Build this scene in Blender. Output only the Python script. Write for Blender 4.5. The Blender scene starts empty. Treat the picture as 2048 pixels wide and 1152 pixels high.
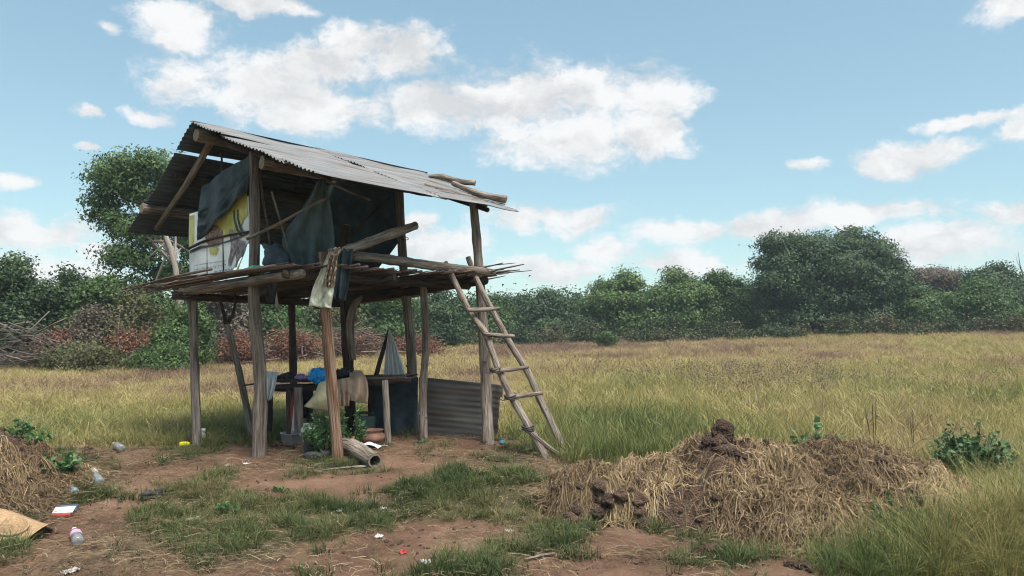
import bpy, bmesh, math, random
import numpy as np
from mathutils import Vector, Matrix, noise as mnoise

# ------------------------------------------------------------------ camera, sky, sun, exposure
sc = bpy.context.scene
CAM_H, FPX, CX, CY = 1.6, 1500.0, 1024.0, 576.0        # eye height (m), focal length in pixels of the 2048 px photo
PITCH = math.atan(79.0 / FPX)
cam_data = bpy.data.cameras.new('camera')
cam = bpy.data.objects.new('camera', cam_data)
sc.collection.objects.link(cam)
cam.location = (0, 0, CAM_H)
cam.rotation_euler = (math.pi / 2 + PITCH, 0, 0)
cam_data.sensor_width = 36.0
cam_data.lens = FPX / 2048.0 * 36.0
cam_data.clip_end = 3000
sc.camera = cam

SUN_EL, SUN_AZ = math.radians(66), math.radians(140)   # azimuth clockwise from +Y (the view direction): right, behind the camera
sun_data = bpy.data.lights.new('sun', 'SUN')
sun_data.energy = 2.9
sun_data.angle = math.radians(30)
sun_data.color = (1.0, 0.94, 0.86)
sun = bpy.data.objects.new('sun', sun_data)
sc.collection.objects.link(sun)
sd = Vector((math.sin(SUN_AZ) * math.cos(SUN_EL), math.cos(SUN_AZ) * math.cos(SUN_EL), math.sin(SUN_EL)))
sun.rotation_euler = (-sd).to_track_quat('-Z', 'Y').to_euler()
sun.location = (0, 0, 30)

sc.view_settings.view_transform = 'Standard'
sc.view_settings.look = 'None'
sc.view_settings.gamma = 1.0
sc.view_settings.use_curve_mapping = False
sc.view_settings.exposure = 1.3
sc.render.engine = 'CYCLES'
sc.cycles.use_denoising = True
sc.cycles.use_adaptive_sampling = True
sc.cycles.adaptive_threshold = 0.02
sc.cycles.denoising_prefilter = 'ACCURATE'
sc.cycles.filter_width = 1.1
sc.cycles.adaptive_min_samples = 16
sc.cycles.max_bounces = 5
sc.cycles.diffuse_bounces = 3
sc.cycles.glossy_bounces = 2
sc.cycles.transmission_bounces = 5
sc.cycles.transparent_max_bounces = 6
sc.cycles.volume_bounces = 0
sc.cycles.caustics_reflective = False
sc.cycles.caustics_refractive = False


def ray(px, py):
    u, v = (px - CX) / FPX, (CY - py) / FPX
    return Vector((u, math.cos(PITCH) - v * math.sin(PITCH), math.sin(PITCH) + v * math.cos(PITCH)))


def P(px, py, d):
    """world point on the sight line of a photo pixel at distance d in front of the camera"""
    r = ray(px, py)
    return Vector((0, 0, CAM_H)) + r * (d / r.y)


def make_world():
    w = bpy.data.worlds.new('World')
    sc.world = w
    w.use_nodes = True
    w.cycles.sampling_method = 'MANUAL'; w.cycles.sample_map_resolution = 512
    nt = w.node_tree
    nt.nodes.clear()
    N, L = nt.nodes.new, nt.links.new

    def math_(op, a, b=None, c=None, clamp=False):
        n = N('ShaderNodeMath'); n.operation = op; n.use_clamp = clamp
        for i, v in enumerate((a, b, c)):
            if v is None: continue
            if isinstance(v, (int, float)): n.inputs[i].default_value = v
            else: L(v, n.inputs[i])
        return n.outputs[0]

    def vmath(op, a, b=None, c=None):
        n = N('ShaderNodeVectorMath'); n.operation = op
        for i, v in enumerate((a, b, c)):
            if v is None: continue
            if isinstance(v, tuple): n.inputs[i].default_value = v
            else: L(v, n.inputs[i])
        return n.outputs['Value'] if op == 'LENGTH' else n.outputs[0]
    out = N('ShaderNodeOutputWorld')
    sky = N('ShaderNodeTexSky')
    sky.sky_type = 'NISHITA'
    sky.sun_disc = False
    sky.sun_elevation = SUN_EL
    sky.sun_rotation = SUN_AZ
    sky.air_density = 1.0
    sky.dust_density = 0.5
    sky.ozone_density = 1.6
    bg = N('ShaderNodeBackground')
    tn = N('ShaderNodeMixRGB'); tn.blend_type = 'MULTIPLY'; tn.inputs[0].default_value = 1.0; tn.inputs[2].default_value = (.90, 1.09, 1.05, 1)   # white balance
    gm = N('ShaderNodeGamma'); gm.inputs[1].default_value = 0.6; L(sky.outputs[0], gm.inputs[0])   # evens out the step from horizon to zenith
    L(gm.outputs[0], tn.inputs[1]); L(tn.outputs[0], bg.inputs[0])
    bg.inputs[1].default_value = 0.12
    tc = N('ShaderNodeTexCoord')
    dirv = tc.outputs['Generated']

    def noise(vec, scale, detail, rough=0.55):
        n = N('ShaderNodeTexNoise')
        n.inputs['Scale'].default_value = scale
        n.inputs['Detail'].default_value = detail
        n.inputs['Roughness'].default_value = rough
        L(vec, n.inputs['Vector'])
        return n
    # domain warp, then azimuth / elevation in degrees; azimuth folds back on itself so the same weather goes on all round
    wn = noise(dirv, 10.0, 6, 0.62)
    warp = vmath('MULTIPLY', vmath('SUBTRACT', wn.outputs['Color'], (0.5, 0.5, 0.5)), (0.075, 0.075, 0.05))
    dv = vmath('ADD', dirv, warp)
    sp = N('ShaderNodeSeparateXYZ'); L(dv, sp.inputs[0])
    az = math_('MULTIPLY', math_('ARCTAN2', sp.outputs[0], sp.outputs[1]), 57.2958)
    az = math_('SUBTRACT', math_('PINGPONG', math_('ADD', az, 36.0), 72.0), 36.0)
    el = math_('MULTIPLY', math_('ARCSINE', sp.outputs[2]), 57.2958)
    cb = N('ShaderNodeCombineXYZ'); L(az, cb.inputs[0]); L(el, cb.inputs[1])
    ae = cb.outputs[0]
    blobs = [(470, 175, 150, 62), (620, 200, 150, 60), (640, 130, 110, 45), (720, 80, 90, 42), (810, 105, 105, 52), (575, 240, 80, 25),
             (300, 228, 40, 15), (880, 215, 115, 62), (1050, 205, 150, 72), (1180, 180, 165, 62), (1300, 190, 90, 62),
             (1110, 285, 190, 48), (1300, 272, 92, 52), (350, 34, 100, 34), (510, 6, 110, 22), (350, 78, 55, 26),
             (213, 57, 24, 15), (170, 222, 23, 14), (75, 465, 92, 38), (195, 500, 55, 26), (15, 350, 40, 14), (165, 302, 17, 8),
             (1090, 436, 130, 32), (1365, 460, 120, 25), (1210, 500, 66, 30), (1540, 450, 90, 24), (1765, 418, 115, 24),
             (1825, 312, 98, 27), (1955, 240, 100, 14), (2045, 262, 42, 26), (1612, 341, 44, 12), (2010, 8, 70, 30), (2035, 422, 52, 20),
             (1850, 500, 150, 44), (900, 500, 110, 36), (835, 436, 36, 22), (1110, 540, 110, 30), (1390, 530, 120, 28), (70, 560, 150, 40)]
    mn = None

    def add(azd, eld, ra, re):
        nonlocal mn
        ln = vmath('LENGTH', vmath('MULTIPLY_ADD', ae, (1 / ra, 1 / re, 0), (-azd / ra, -eld / re, 0)))
        mn = ln if mn is None else math_('SMOOTH_MIN', mn, ln, 0.25)
    for px, py, rx, ry in blobs:
        r = ray(px, py).normalized()
        add(math.degrees(math.atan2(r.x, r.y)), math.degrees(math.asin(r.z)), 1.14 * rx / FPX * 57.3, 1.14 * ry / FPX * 57.3)
    rr = random.Random(3)
    for k in range(7):                                   # the sky above the frame
        add(rr.uniform(-34, 34), 34 + 8 * k + rr.uniform(-3, 3), rr.uniform(5, 10), rr.uniform(2, 4))
    scl = vmath('MULTIPLY', dv, (1.0, 1.0, 1.7))
    n1 = noise(scl, 12.0, 10, 0.66)
    f = math_('ADD', math_('SUBTRACT', 1.0, mn), math_('MULTIPLY', math_('SUBTRACT', n1.outputs[0], 0.495), 2.9))
    mr = N('ShaderNodeMapRange'); mr.interpolation_type = 'SMOOTHSTEP'
    L(f, mr.inputs[0]); mr.inputs[1].default_value = -0.13; mr.inputs[2].default_value = 0.62
    mr.inputs[3].default_value = 0.0; mr.inputs[4].default_value = 0.97
    # cloud relief: the same noise looked up a little higher; where it is thinner above, the top catches the light
    n2 = noise(vmath('ADD', scl, (0.012, 0.0, 0.030)), 12.0, 5, 0.57)
    rel = math_('SUBTRACT', n1.outputs[0], n2.outputs[0])
    n3 = noise(scl, 5.0, 2); n4 = noise(vmath('ADD', scl, (0.02, 0.0, 0.07)), 5.0, 2)
    rel = math_('ADD', rel, math_('MULTIPLY', math_('SUBTRACT', n3.outputs[0], n4.outputs[0]), 0.9))
    br = math_('MULTIPLY_ADD', rel, 0.8, 0.89)
    br = math_('MINIMUM', math_('MAXIMUM', br, 0.74), 0.98)
    cr = N('ShaderNodeCombineColor')
    L(br, cr.inputs[0]); L(math_('MULTIPLY_ADD', br, 0.985, 0.02), cr.inputs[1]); L(math_('MULTIPLY_ADD', br, 0.95, 0.06), cr.inputs[2])
    bg2 = N('ShaderNodeBackground'); L(cr.outputs[0], bg2.inputs[0]); bg2.inputs[1].default_value = 0.40
    mx = N('ShaderNodeMixShader')
    L(mr.outputs[0], mx.inputs[0]); L(bg.outputs[0], mx.inputs[1]); L(bg2.outputs[0], mx.inputs[2])
    L(mx.outputs[0], out.inputs[0])


make_world()

# ------------------------------------------------------------------ helpers
C = sc.collection
R = random.Random(11)


def _hash(ix, iy, seed):
    h = (ix.astype(np.int64) * 374761393 + iy.astype(np.int64) * 668265263 + seed * 1274126177) & 0x7fffffff
    h = ((h ^ (h >> 13)) * 1274126177) & 0x7fffffff
    return ((h ^ (h >> 16)) & 0xffff) / 65535.0


def vnoise(x, y, seed=0):
    x = np.asarray(x, float); y = np.asarray(y, float)
    ix, iy = np.floor(x), np.floor(y)
    fx, fy = x - ix, y - iy
    fx = fx * fx * (3 - 2 * fx); fy = fy * fy * (3 - 2 * fy)
    a, b = _hash(ix, iy, seed), _hash(ix + 1, iy, seed)
    c, d = _hash(ix, iy + 1, seed), _hash(ix + 1, iy + 1, seed)
    return (a * (1 - fx) + b * fx) * (1 - fy) + (c * (1 - fx) + d * fx) * fy


def fbm(x, y, seed=0, oct=4):
    s, a, t = 0, 0.5, 0
    for k in range(oct):
        s = s + a * vnoise(np.asarray(x) * 2 ** k + 17.3 * k, np.asarray(y) * 2 ** k - 9.1 * k, seed + k); t += a; a *= 0.5
    return s / t


def S(t):
    t = np.clip(t, 0, 1)
    return t * t * (3 - 2 * t)


def T(x, y):
    """terrain height"""
    x = np.asarray(x, float); y = np.asarray(y, float)
    z = 0.10 * (fbm(x * 0.7, y * 0.7, 5, 3) - 0.5)
    z = z + 0.05 * (fbm(x * 3.1, y * 3.1, 8, 3) - 0.5) * S((16 - y) / 4)
    z = z + 0.035 * np.maximum(0, fbm(x * 9, y * 9, 12, 2) - 0.45) * S((13 - y) / 3)
    z = z + 0.22 * (fbm(x * 0.09, y * 0.09, 21, 3) - 0.5) * S((y - 14) / 20)
    z = z + 0.040 * np.log1p(np.exp(np.clip(x - 1, -20, 20) / 1.0)) * S((y - 11) / 56) * (x < 15) + 0.040 * (x - 1) * S((y - 11) / 56) * (x >= 15)
    edge = 8.2 + 0.5 * (fbm(x * 0.6, y * 0 + 3, 31, 2) - 0.5)
    z = z - 0.15 * S((edge - y) / 1.3)
    z = z + 0.24 * S(1.45 - np.hypot((x - 4.7) / 1.5, (y - 6.2) / .95)) * (1 + .8 * (fbm(x * 1.5, y * 1.5, 44, 2) - .5))
    z = z + 0.05 * S(1.6 - np.hypot((x + 2.2) / 2.2, (y - 10) / 1.5))
    return z


def Tz(x, y):
    return float(T(np.array([x]), np.array([y]))[0])


def GP(px, py):
    """where the sight line of a photo pixel meets the ground"""
    r = ray(px, py)
    z = 0.0
    p = None
    for _ in range(9):
        t = (z - CAM_H) / r.z
        p = Vector((0, 0, CAM_H)) + r * t
        z = 0.5 * z + 0.5 * Tz(p.x, p.y)
    p.z = Tz(p.x, p.y)
    return p


def GPn(px, py):
    p = GP(px, py)
    return (p.x, p.y)


class MB:
    """collects shapes, then becomes ONE mesh object; 'tc' holds texture coordinates along a log or across a cloth"""

    def __init__(s):
        s.v, s.f, s.t = [], [], []

    def tube(s, pts, rad, seg=8, rough=0.06, caps=True, seed=None, sub=None):
        rr = random.Random(seed if seed is not None else R.random())
        pts = [Vector(p) for p in pts]
        if not isinstance(rad, (list, tuple)): rad = [rad] * len(pts)
        if sub:
            np_, nr = [], []
            n = len(pts)
            for i in range(n - 1):
                p0, p1, p2, p3 = pts[max(0, i - 1)], pts[i], pts[i + 1], pts[min(n - 1, i + 2)]
                for k in range(sub):
                    t = k / sub
                    np_.append(0.5 * ((2 * p1) + (p2 - p0) * t + (2 * p0 - 5 * p1 + 4 * p2 - p3) * t * t + (3 * p1 - p0 - 3 * p2 + p3) * t ** 3))
                    nr.append(rad[i] * (1 - t) + rad[i + 1] * t)
            pts = np_ + [pts[-1]]; rad = nr + [rad[-1]]
        n = len(pts)
        t0 = (pts[1] - pts[0]).normalized()
        up = Vector((0, 0, 1)) if abs(t0.z) < 0.9 else Vector((1, 0, 0))
        a = t0.cross(up).normalized(); b = t0.cross(a).normalized()
        base = len(s.v); off = rr.uniform(0, 50); L = 0
        jit = [rr.uniform(-1, 1) for _ in range(seg)]
        for i in range(n):
            t = (pts[min(n - 1, i + 1)] - pts[max(0, i - 1)]).normalized()
            a = (a - t * a.dot(t)).normalized(); b = t.cross(a).normalized()
            if i: L += (pts[i] - pts[i - 1]).length
            rv = 1 + rough * rr.uniform(-1, 1)
            for k in range(seg):
                th = 2 * math.pi * k / seg
                r_ = rad[i] * (rv + rough * (0.6 * jit[k] + 0.5 * rr.uniform(-1, 1)))
                s.v.append(pts[i] + (a * math.cos(th) + b * math.sin(th)) * r_)
                s.t.append((math.cos(th) * rad[0] * 1.2, math.sin(th) * rad[0] * 1.2, L + off))
        for i in range(n - 1):
            for k in range(seg):
                k2 = (k + 1) % seg
                s.f.append((base + i * seg + k, base + i * seg + k2, base + (i + 1) * seg + k2, base + (i + 1) * seg + k))
        if caps:
            s.f.append(tuple(base + k for k in range(seg))[::-1])
            s.f.append(tuple(base + (n - 1) * seg + k for k in range(seg)))
        return s

    def grid(s, fn, nu, nv):
        base = len(s.v)
        for j in range(nv + 1):
            for i in range(nu + 1):
                p = Vector(fn(i / nu, j / nv)); s.v.append(p); s.t.append((i / nu, j / nv, 0))
        for j in range(nv):
            for i in range(nu):
                q = base + j * (nu + 1) + i
                s.f.append((q, q + 1, q + nu + 2, q + nu + 1))
        return s

    def lathe(s, prof, seg=20, M=None, squash=None):
        M = M or Matrix.Identity(4); base = len(s.v)
        for r_, z in prof:
            for k in range(seg):
                th = 2 * math.pi * k / seg
                p = Vector((r_ * math.cos(th), r_ * math.sin(th), z))
                if squash: p = squash(p)
                s.v.append(M @ p); s.t.append((math.cos(th) * r_, math.sin(th) * r_, z))
        for i in range(len(prof) - 1):
            for k in range(seg):
                k2 = (k + 1) % seg
                s.f.append((base + i * seg + k, base + i * seg + k2, base + (i + 1) * seg + k2, base + (i + 1) * seg + k))
        return s

    def lump(s, c, rad, seed=0, amp=0.25, freq=2.0, sub=3, M=None, ridge=False, flat=None, hurst=1.0):
        bm = bmesh.new(); bmesh.ops.create_icosphere(bm, subdivisions=sub, radius=1.0)
        base = len(s.v); bm.verts.ensure_lookup_table(); so = Vector((seed * 3.7, seed * 1.3, -seed * 2.1))
        for v in bm.verts:
            p = v.co.normalized()
            n = mnoise.fractal(p * freq + so, hurst, 2.0, 5)
            if ridge: n = 0.6 - abs(n) * 2.4
            q = p * (1 + amp * n)
            if flat is not None and q.z < flat: q.z = flat + (q.z - flat) * 0.15
            q = Vector((q.x * rad[0], q.y * rad[1], q.z * rad[2]))
            if M: q = M @ q
            s.v.append(Vector(c) + q); s.t.append(tuple(p))
        for f in bm.faces: s.f.append(tuple(base + v.index for v in f.verts))
        bm.free()
        return s

    def box(s, c, size, M=None, bev=0.0):
        M = M or Matrix.Identity(3); base = len(s.v)
        for sx in (-1, 1):
            for sy in (-1, 1):
                for sz in (-1, 1):
                    q = Vector((sx * size[0] / 2, sy * size[1] / 2, sz * size[2] / 2))
                    s.v.append(Vector(c) + M @ q); s.t.append(tuple(q))
        for f in ((0, 1, 3, 2), (4, 6, 7, 5), (0, 4, 5, 1), (2, 3, 7, 6), (0, 2, 6, 4), (1, 5, 7, 3)):
            s.f.append(tuple(base + i for i in f))
        return s

    def build(s, name, m, parent=None, smooth=True, solid=0.0, bevel=0.0, sub=0, loc=None):
        me = bpy.data.meshes.new(name)
        org = Vector((0, 0, 0)) if loc is None else Vector(loc)
        me.from_pydata([tuple(Vector(v) - org) for v in s.v], [], s.f)
        me.update()
        if smooth: me.polygons.foreach_set('use_smooth', [True] * len(me.polygons))
        at = me.attributes.new('tc', 'FLOAT_VECTOR', 'POINT')
        at.data.foreach_set('vector', np.array(s.t, dtype=np.float32).ravel())
        me.materials.append(m)
        o = bpy.data.objects.new(name, me)
        C.objects.link(o)
        o.location = org
        if parent is not None:
            o.parent = parent
            o.matrix_parent_inverse = Matrix.Translation(parent.location).inverted()
        if solid:
            md = o.modifiers.new('thickness', 'SOLIDIFY'); md.thickness = solid; md.offset = 0
        if bevel:
            md = o.modifiers.new('bevel', 'BEVEL'); md.width = bevel; md.segments = 2
        if sub:
            md = o.modifiers.new('sub', 'SUBSURF'); md.levels = sub; md.render_levels = sub
        return o


def tag(o, label=None, cat=None, group=None, kind=None):
    if label: o['label'] = label
    if cat: o['category'] = cat
    if group: o['group'] = group
    if kind: o['kind'] = kind
    return o


def thing(name, label, cat, loc, group=None):
    o = bpy.data.objects.new(name, None)
    C.objects.link(o); o.location = loc; o.empty_display_size = 0.1
    return tag(o, label, cat, group)


# ------------------------------------------------------------------ materials
def srgb(r, g, b):
    f = lambda c: ((c / 255 + 0.055) / 1.055) ** 2.4 if c > 10.3 else c / 255 / 12.92
    return (f(r), f(g), f(b), 1)


KA, KP = 1.5, 1.42      # overall albedo level of dry matter and of living plants


def material(name, cols, scale=(4, 4, 4), coord='Object', rough=0.85, bump=0.0, detail=5, spread=(0.3, 0.7), bscale=None, attr=None,
             metallic=0.0, trans=0.0, spec=0.25, dist=0.0, translucent=0.0, bdist=0.02, blotch=None):
    """noise-driven colour ramp through 2..4 colours (+ bump). coord: Object / tc (attribute) / position"""
    m = bpy.data.materials.new(name); m.use_nodes = True
    nt = m.node_tree; N, L = nt.nodes.new, nt.links.new
    b = nt.nodes['Principled BSDF']
    if coord == 'tc':
        a = N('ShaderNodeAttribute'); a.attribute_name = 'tc'; vec = a.outputs['Vector']
    elif coord == 'world':
        a = N('ShaderNodeNewGeometry'); vec = a.outputs['Position']
    else:
        a = N('ShaderNodeTexCoord'); vec = a.outputs['Object']
    mp = N('ShaderNodeMapping'); L(vec, mp.inputs[0]); mp.inputs['Scale'].default_value = scale
    n = N('ShaderNodeTexNoise'); L(mp.outputs[0], n.inputs[0]); n.inputs['Scale'].default_value = 1.0
    n.inputs['Detail'].default_value = detail; n.inputs['Roughness'].default_value = 0.6; n.inputs['Distortion'].default_value = dist
    cr = N('ShaderNodeValToRGB'); el = cr.color_ramp.elements
    k = len(cols)
    for i in range(k - 2): el.new(0.5)
    for i, c in enumerate(cols):
        el[i].position = spread[0] + (spread[1] - spread[0]) * i / (k - 1)
        el[i].color = (*[min(.78, q * KA) for q in c[:3]], 1)
    L(n.outputs[0], cr.inputs[0])
    if blotch:
        mpb = N('ShaderNodeMapping'); L(vec, mpb.inputs[0]); mpb.inputs['Scale'].default_value = blotch[0]
        nb = N('ShaderNodeTexNoise'); L(mpb.outputs[0], nb.inputs[0]); nb.inputs['Scale'].default_value = 1.0; nb.inputs['Detail'].default_value = 6
        rb = N('ShaderNodeValToRGB'); L(nb.outputs[0], rb.inputs[0]); rb.color_ramp.elements[0].position = .36; rb.color_ramp.elements[1].position = .62
        rb.color_ramp.elements[0].color = (*blotch[1], 1); rb.color_ramp.elements[1].color = (*blotch[2], 1)
        mb_ = N('ShaderNodeMixRGB'); mb_.blend_type = 'MULTIPLY'; mb_.inputs[0].default_value = 1.0
        L(cr.outputs[0], mb_.inputs[1]); L(rb.outputs[0], mb_.inputs[2]); L(mb_.outputs[0], b.inputs['Base Color'])
    else:
        L(cr.outputs[0], b.inputs['Base Color'])
    b.inputs['Roughness'].default_value = rough
    b.inputs['Metallic'].default_value = metallic
    b.inputs['Specular IOR Level'].default_value = spec
    b.inputs['Transmission Weight'].default_value = trans
    if bump:
        n2 = n
        if bscale:
            mp2 = N('ShaderNodeMapping'); L(vec, mp2.inputs[0]); mp2.inputs['Scale'].default_value = bscale
            n2 = N('ShaderNodeTexNoise'); L(mp2.outputs[0], n2.inputs[0]); n2.inputs['Scale'].default_value = 1.0; n2.inputs['Detail'].default_value = 4
        bp = N('ShaderNodeBump'); bp.inputs['Strength'].default_value = bump; bp.inputs['Distance'].default_value = bdist
        L(n2.outputs[0], bp.inputs['Height']); L(bp.outputs[0], b.inputs['Normal'])
    if translucent:
        out = nt.nodes['Material Output']
        tr = N('ShaderNodeBsdfTranslucent'); L(cr.outputs[0], tr.inputs[0])
        mx = N('ShaderNodeMixShader'); mx.inputs[0].default_value = translucent
        L(b.outputs[0], mx.inputs[1]); L(tr.outputs[0], mx.inputs[2]); L(mx.outputs[0], out.inputs[0])
    return m


def plant_material(name, ramp, rough=0.7, translucent=0.25, inst=True):
    """leaf / blade colour from an attribute 'tint' (0..1): of the instance, or stored per leaf"""
    m = bpy.data.materials.new(name); m.use_nodes = True
    nt = m.node_tree; N, L = nt.nodes.new, nt.links.new
    b = nt.nodes['Principled BSDF']; out = nt.nodes['Material Output']
    a = N('ShaderNodeAttribute'); a.attribute_name = 'tint'
    if inst: a.attribute_type = 'INSTANCER'
    a2 = N('ShaderNodeAttribute'); a2.attribute_name = 'rnd'
    ad = N('ShaderNodeMath'); ad.operation = 'MULTIPLY_ADD'; L(a2.outputs['Fac'], ad.inputs[0]); ad.inputs[1].default_value = 0.42; ad.inputs[2].default_value = -0.21
    su = N('ShaderNodeMath'); su.operation = 'ADD'; su.use_clamp = True; L(ad.outputs[0], su.inputs[0]); L(a.outputs['Fac'], su.inputs[1])
    cr = N('ShaderNodeValToRGB'); el = cr.color_ramp.elements
    for i in range(len(ramp) - 2): el.new(0.5)
    for i, (p, c) in enumerate(ramp): el[i].position = p; el[i].color = (*[q * KP for q in c[:3]], 1)
    L(su.outputs[0], cr.inputs[0]); L(cr.outputs[0], b.inputs['Base Color'])
    b.inputs['Roughness'].default_value = rough; b.inputs['Specular IOR Level'].default_value = 0.2
    tr = N('ShaderNodeBsdfTranslucent'); L(cr.outputs[0], tr.inputs[0])
    mx = N('ShaderNodeMixShader'); mx.inputs[0].default_value = translucent
    L(b.outputs[0], mx.inputs[1]); L(tr.outputs[0], mx.inputs[2]); L(mx.outputs[0], out.inputs[0])
    return m


g3 = lambda *c: srgb(*c)
M = {}
BL = ((7, 7, 2.0), (.62, .58, .56), (1.05, 1.03, 1.02))
M['wood'] = material('weathered_wood', [(.066, .052, .043), (.140, .116, .098), (.205, .178, .154)], (34, 34, 2.6), 'tc', 0.9, 1.0, spread=(.34, .62), bscale=(70, 70, 5), bdist=.035, blotch=BL)
M['wood_pale'] = material('pale_wood', [(.064, .052, .042), (.165, .138, .115), (.235, .206, .173)], (34, 34, 3.0), 'tc', 0.9, 1.0, spread=(.33, .60), bscale=(70, 70, 6), bdist=.035, blotch=BL)
M['wood_red'] = material('barked_red_wood', [(.060, .036, .024), (.145, .080, .050), (.215, .160, .118)], (26, 26, 1.4), 'tc', 0.85, 1.0, spread=(.38, .60), bscale=(46, 46, 3), bdist=.035, blotch=((6, 6, 1.2), (.60, .58, .58), (1.1, 1.05, 1.0)))
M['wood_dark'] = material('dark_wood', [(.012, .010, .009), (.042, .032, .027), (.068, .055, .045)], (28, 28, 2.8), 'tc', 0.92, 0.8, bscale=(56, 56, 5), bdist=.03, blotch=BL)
M['stick'] = material('floor_stick_wood', [(.022, .015, .013), (.058, .040, .034), (.105, .080, .068)], (40, 40, 1.3), 'tc', 0.9, 0.5)
M['bush_stick'] = material('dead_branch_grey', [(.032, .026, .022), (.075, .060, .052), (.13, .11, .095)], (9, 9, 1), 'tc', 0.9, 0.2)
M['cut'] = material('cut_wood_end', [(.10, .08, .06), (.20, .16, .125)], (40, 40, 40), 'tc', 0.9, 0.2)
M['binding'] = material('dark_rubber_strip', [(.02, .018, .016), (.06, .05, .045)], (30, 30, 30), 'tc', 0.8)
M['tarp'] = material('dark_tarpaulin', [(.017, .026, .032), (.026, .038, .046), (.037, .051, .058)], (5, 4, 5), 'Object', 0.7, 0.25, bscale=(14, 14, 5))  # slate cloth; its blue also stands in for the veil over dark areas
M['tarp_pale'] = material('faded_shade_cloth', [(.040, .056, .058), (.056, .075, .078), (.076, .097, .10)], (6, 4, 3), 'Object', 0.8, 0.3, bscale=(16, 12, 5), translucent=0.12)
M['black_cloth'] = material('black_cloth', [(.012, .013, .015), (.03, .03, .033)], (12, 12, 12), 'Object', 0.9, 0.5)
M['white_cloth'] = material('dirty_white_cloth', [(.32, .33, .32), (.48, .49, .48), (.55, .56, .55)], (7, 7, 3), 'Object', 0.9, 0.4, bscale=(22, 22, 7))
M['sack'] = material('pale_green_sackcloth', [(.27, .27, .215), (.40, .40, .33), (.50, .49, .42)], (9, 9, 3), 'Object', 0.9, 0.5, bscale=(26, 26, 9))
M['cream'] = material('cream_sack_cloth', [(.38, .32, .19), (.52, .45, .28)], (10, 10, 8), 'Object', 0.9, 0.3, bscale=(90, 90, 90))
M['brown_cloth'] = material('tan_garment', [(.20, .14, .098), (.30, .215, .155)], (10, 10, 6), 'Object', 0.9, 0.3, bscale=(40, 40, 16))
M['brown_rag'] = material('crumpled_brown_rag', [(.09, .065, .048), (.23, .175, .135), (.36, .29, .23)], (24, 24, 18), 'Object', 0.9, 0.9)
M['purple'] = material('purple_cloth', [(.14, .10, .20), (.27, .20, .33)], (16, 16, 16), 'Object', 0.9, 0.5)
M['pink'] = material('pink_cloth', [(.30, .15, .23), (.40, .24, .33)], (16, 16, 16), 'Object', 0.9, 0.5)
M['blue'] = material('bright_blue_plastic_bag', [(.0, .12, .34), (.006, .20, .50), (.02, .28, .60)], (16, 16, 16), 'Object', 0.35, 0.8, bscale=(34, 34, 34), spec=0.5)
M['green_plastic'] = material('green_printed_plastic', [(.01, .03, .02), (.02, .15, .085), (.03, .22, .12)], (14, 14, 14), 'Object', 0.5, 0.4, spread=(.3, .5))
M['jerry_green'] = material('dark_green_plastic', [(.012, .026, .024), (.024, .045, .04)], (9, 9, 9), 'Object', 0.5, 0.1)
M['jerry_white'] = material('yellowed_white_plastic', [(.33, .33, .30), (.46, .46, .42)], (9, 9, 9), 'Object', 0.5, 0.1)
M['metal_pot'] = material('aluminium_pot', [(.20, .21, .21), (.36, .37, .37)], (12, 12, 12), 'Object', 0.45, 0.1, metallic=0.6)
M['soot'] = material('sooty_metal', [(.015, .014, .013), (.05, .047, .044)], (12, 12, 12), 'Object', 0.8, 0.1)
M['clay'] = material('fired_clay', [(.07, .04, .03), (.15, .078, .055), (.19, .11, .085)], (9, 9, 9), 'Object', 0.85, 0.2)
M['yellow'] = material('yellow_plastic', [(.45, .36, .01), (.62, .50, .02)], (12, 12, 12), 'Object', 0.5)
M['mustard'] = material('mustard_plastic', [(.30, .18, .03), (.42, .28, .05)], (12, 12, 12), 'Object', 0.6)
M['red'] = material('red_print', [(.24, .03, .028), (.34, .055, .05)], (12, 12, 12), 'Object', 0.6)
M['white'] = material('white_paper', [(.36, .36, .36), (.50, .50, .50)], (14, 14, 14), 'Object', 0.8, 0.2)
M['paper_grey'] = material('dirty_paper', [(.22, .21, .19), (.38, .37, .34)], (30, 30, 30), 'Object', 0.85, 0.4)
M['rubber'] = material('black_rubber', [(.012, .012, .013), (.035, .035, .036)], (14, 14, 14), 'Object', 0.6, 0.2)
M['hat'] = material('woven_straw', [(.17, .105, .058), (.27, .18, .10), (.34, .24, .145)], (60, 60, 60), 'Object', 0.85, 0.6, bscale=(140, 140, 140))
M['straw'] = None
M['cyan'] = material('sky_blue_label', [(.05, .25, .45), (.10, .36, .58)], (20, 20, 20), 'Object', 0.5)
M['dusty_blue'] = material('blue_green_net', [(.34, .40, .42), (.54, .58, .57), (.70, .70, .67)], (20, 3, 1), 'tc', 0.85, 0.2, spread=(.3, .62), translucent=0.4)
M['clear'] = material('clear_plastic', [(.40, .40, .38), (.60, .60, .58)], (9, 9, 9), 'Object', 0.18, 0.3, trans=0.75, spec=0.5)
M['bottle_green'] = material('tinted_plastic_bottle', [(.20, .24, .23), (.33, .37, .35)], (9, 9, 9), 'Object', 0.2, 0.3, trans=0.6, spec=0.5)
M['banner'] = material('printed_banner_vinyl', [(.34, .36, .36), (.45, .47, .47), (.51, .52, .51)], (6, 6, 3), 'Object', 0.6, 0.15)
M['banner_yellow'] = material('banner_yellow_print', [(.17, .18, .06), (.27, .26, .075), (.36, .34, .14)], (9, 9, 6), 'Object', 0.6)
M['banner_brown'] = material('banner_brown_print', [(.045, .028, .025), (.13, .085, .07), (.30, .22, .19)], (34, 34, 34), 'Object', 0.6)
M['banner_grey'] = material('banner_grey_print', [(.035, .03, .035), (.12, .10, .11), (.25, .22, .22)], (26, 26, 14), 'Object', 0.6)
M['ink'] = material('dark_ink', [(.02, .025, .035), (.05, .055, .07)], (9, 9, 9), 'Object', 0.6)
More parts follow.
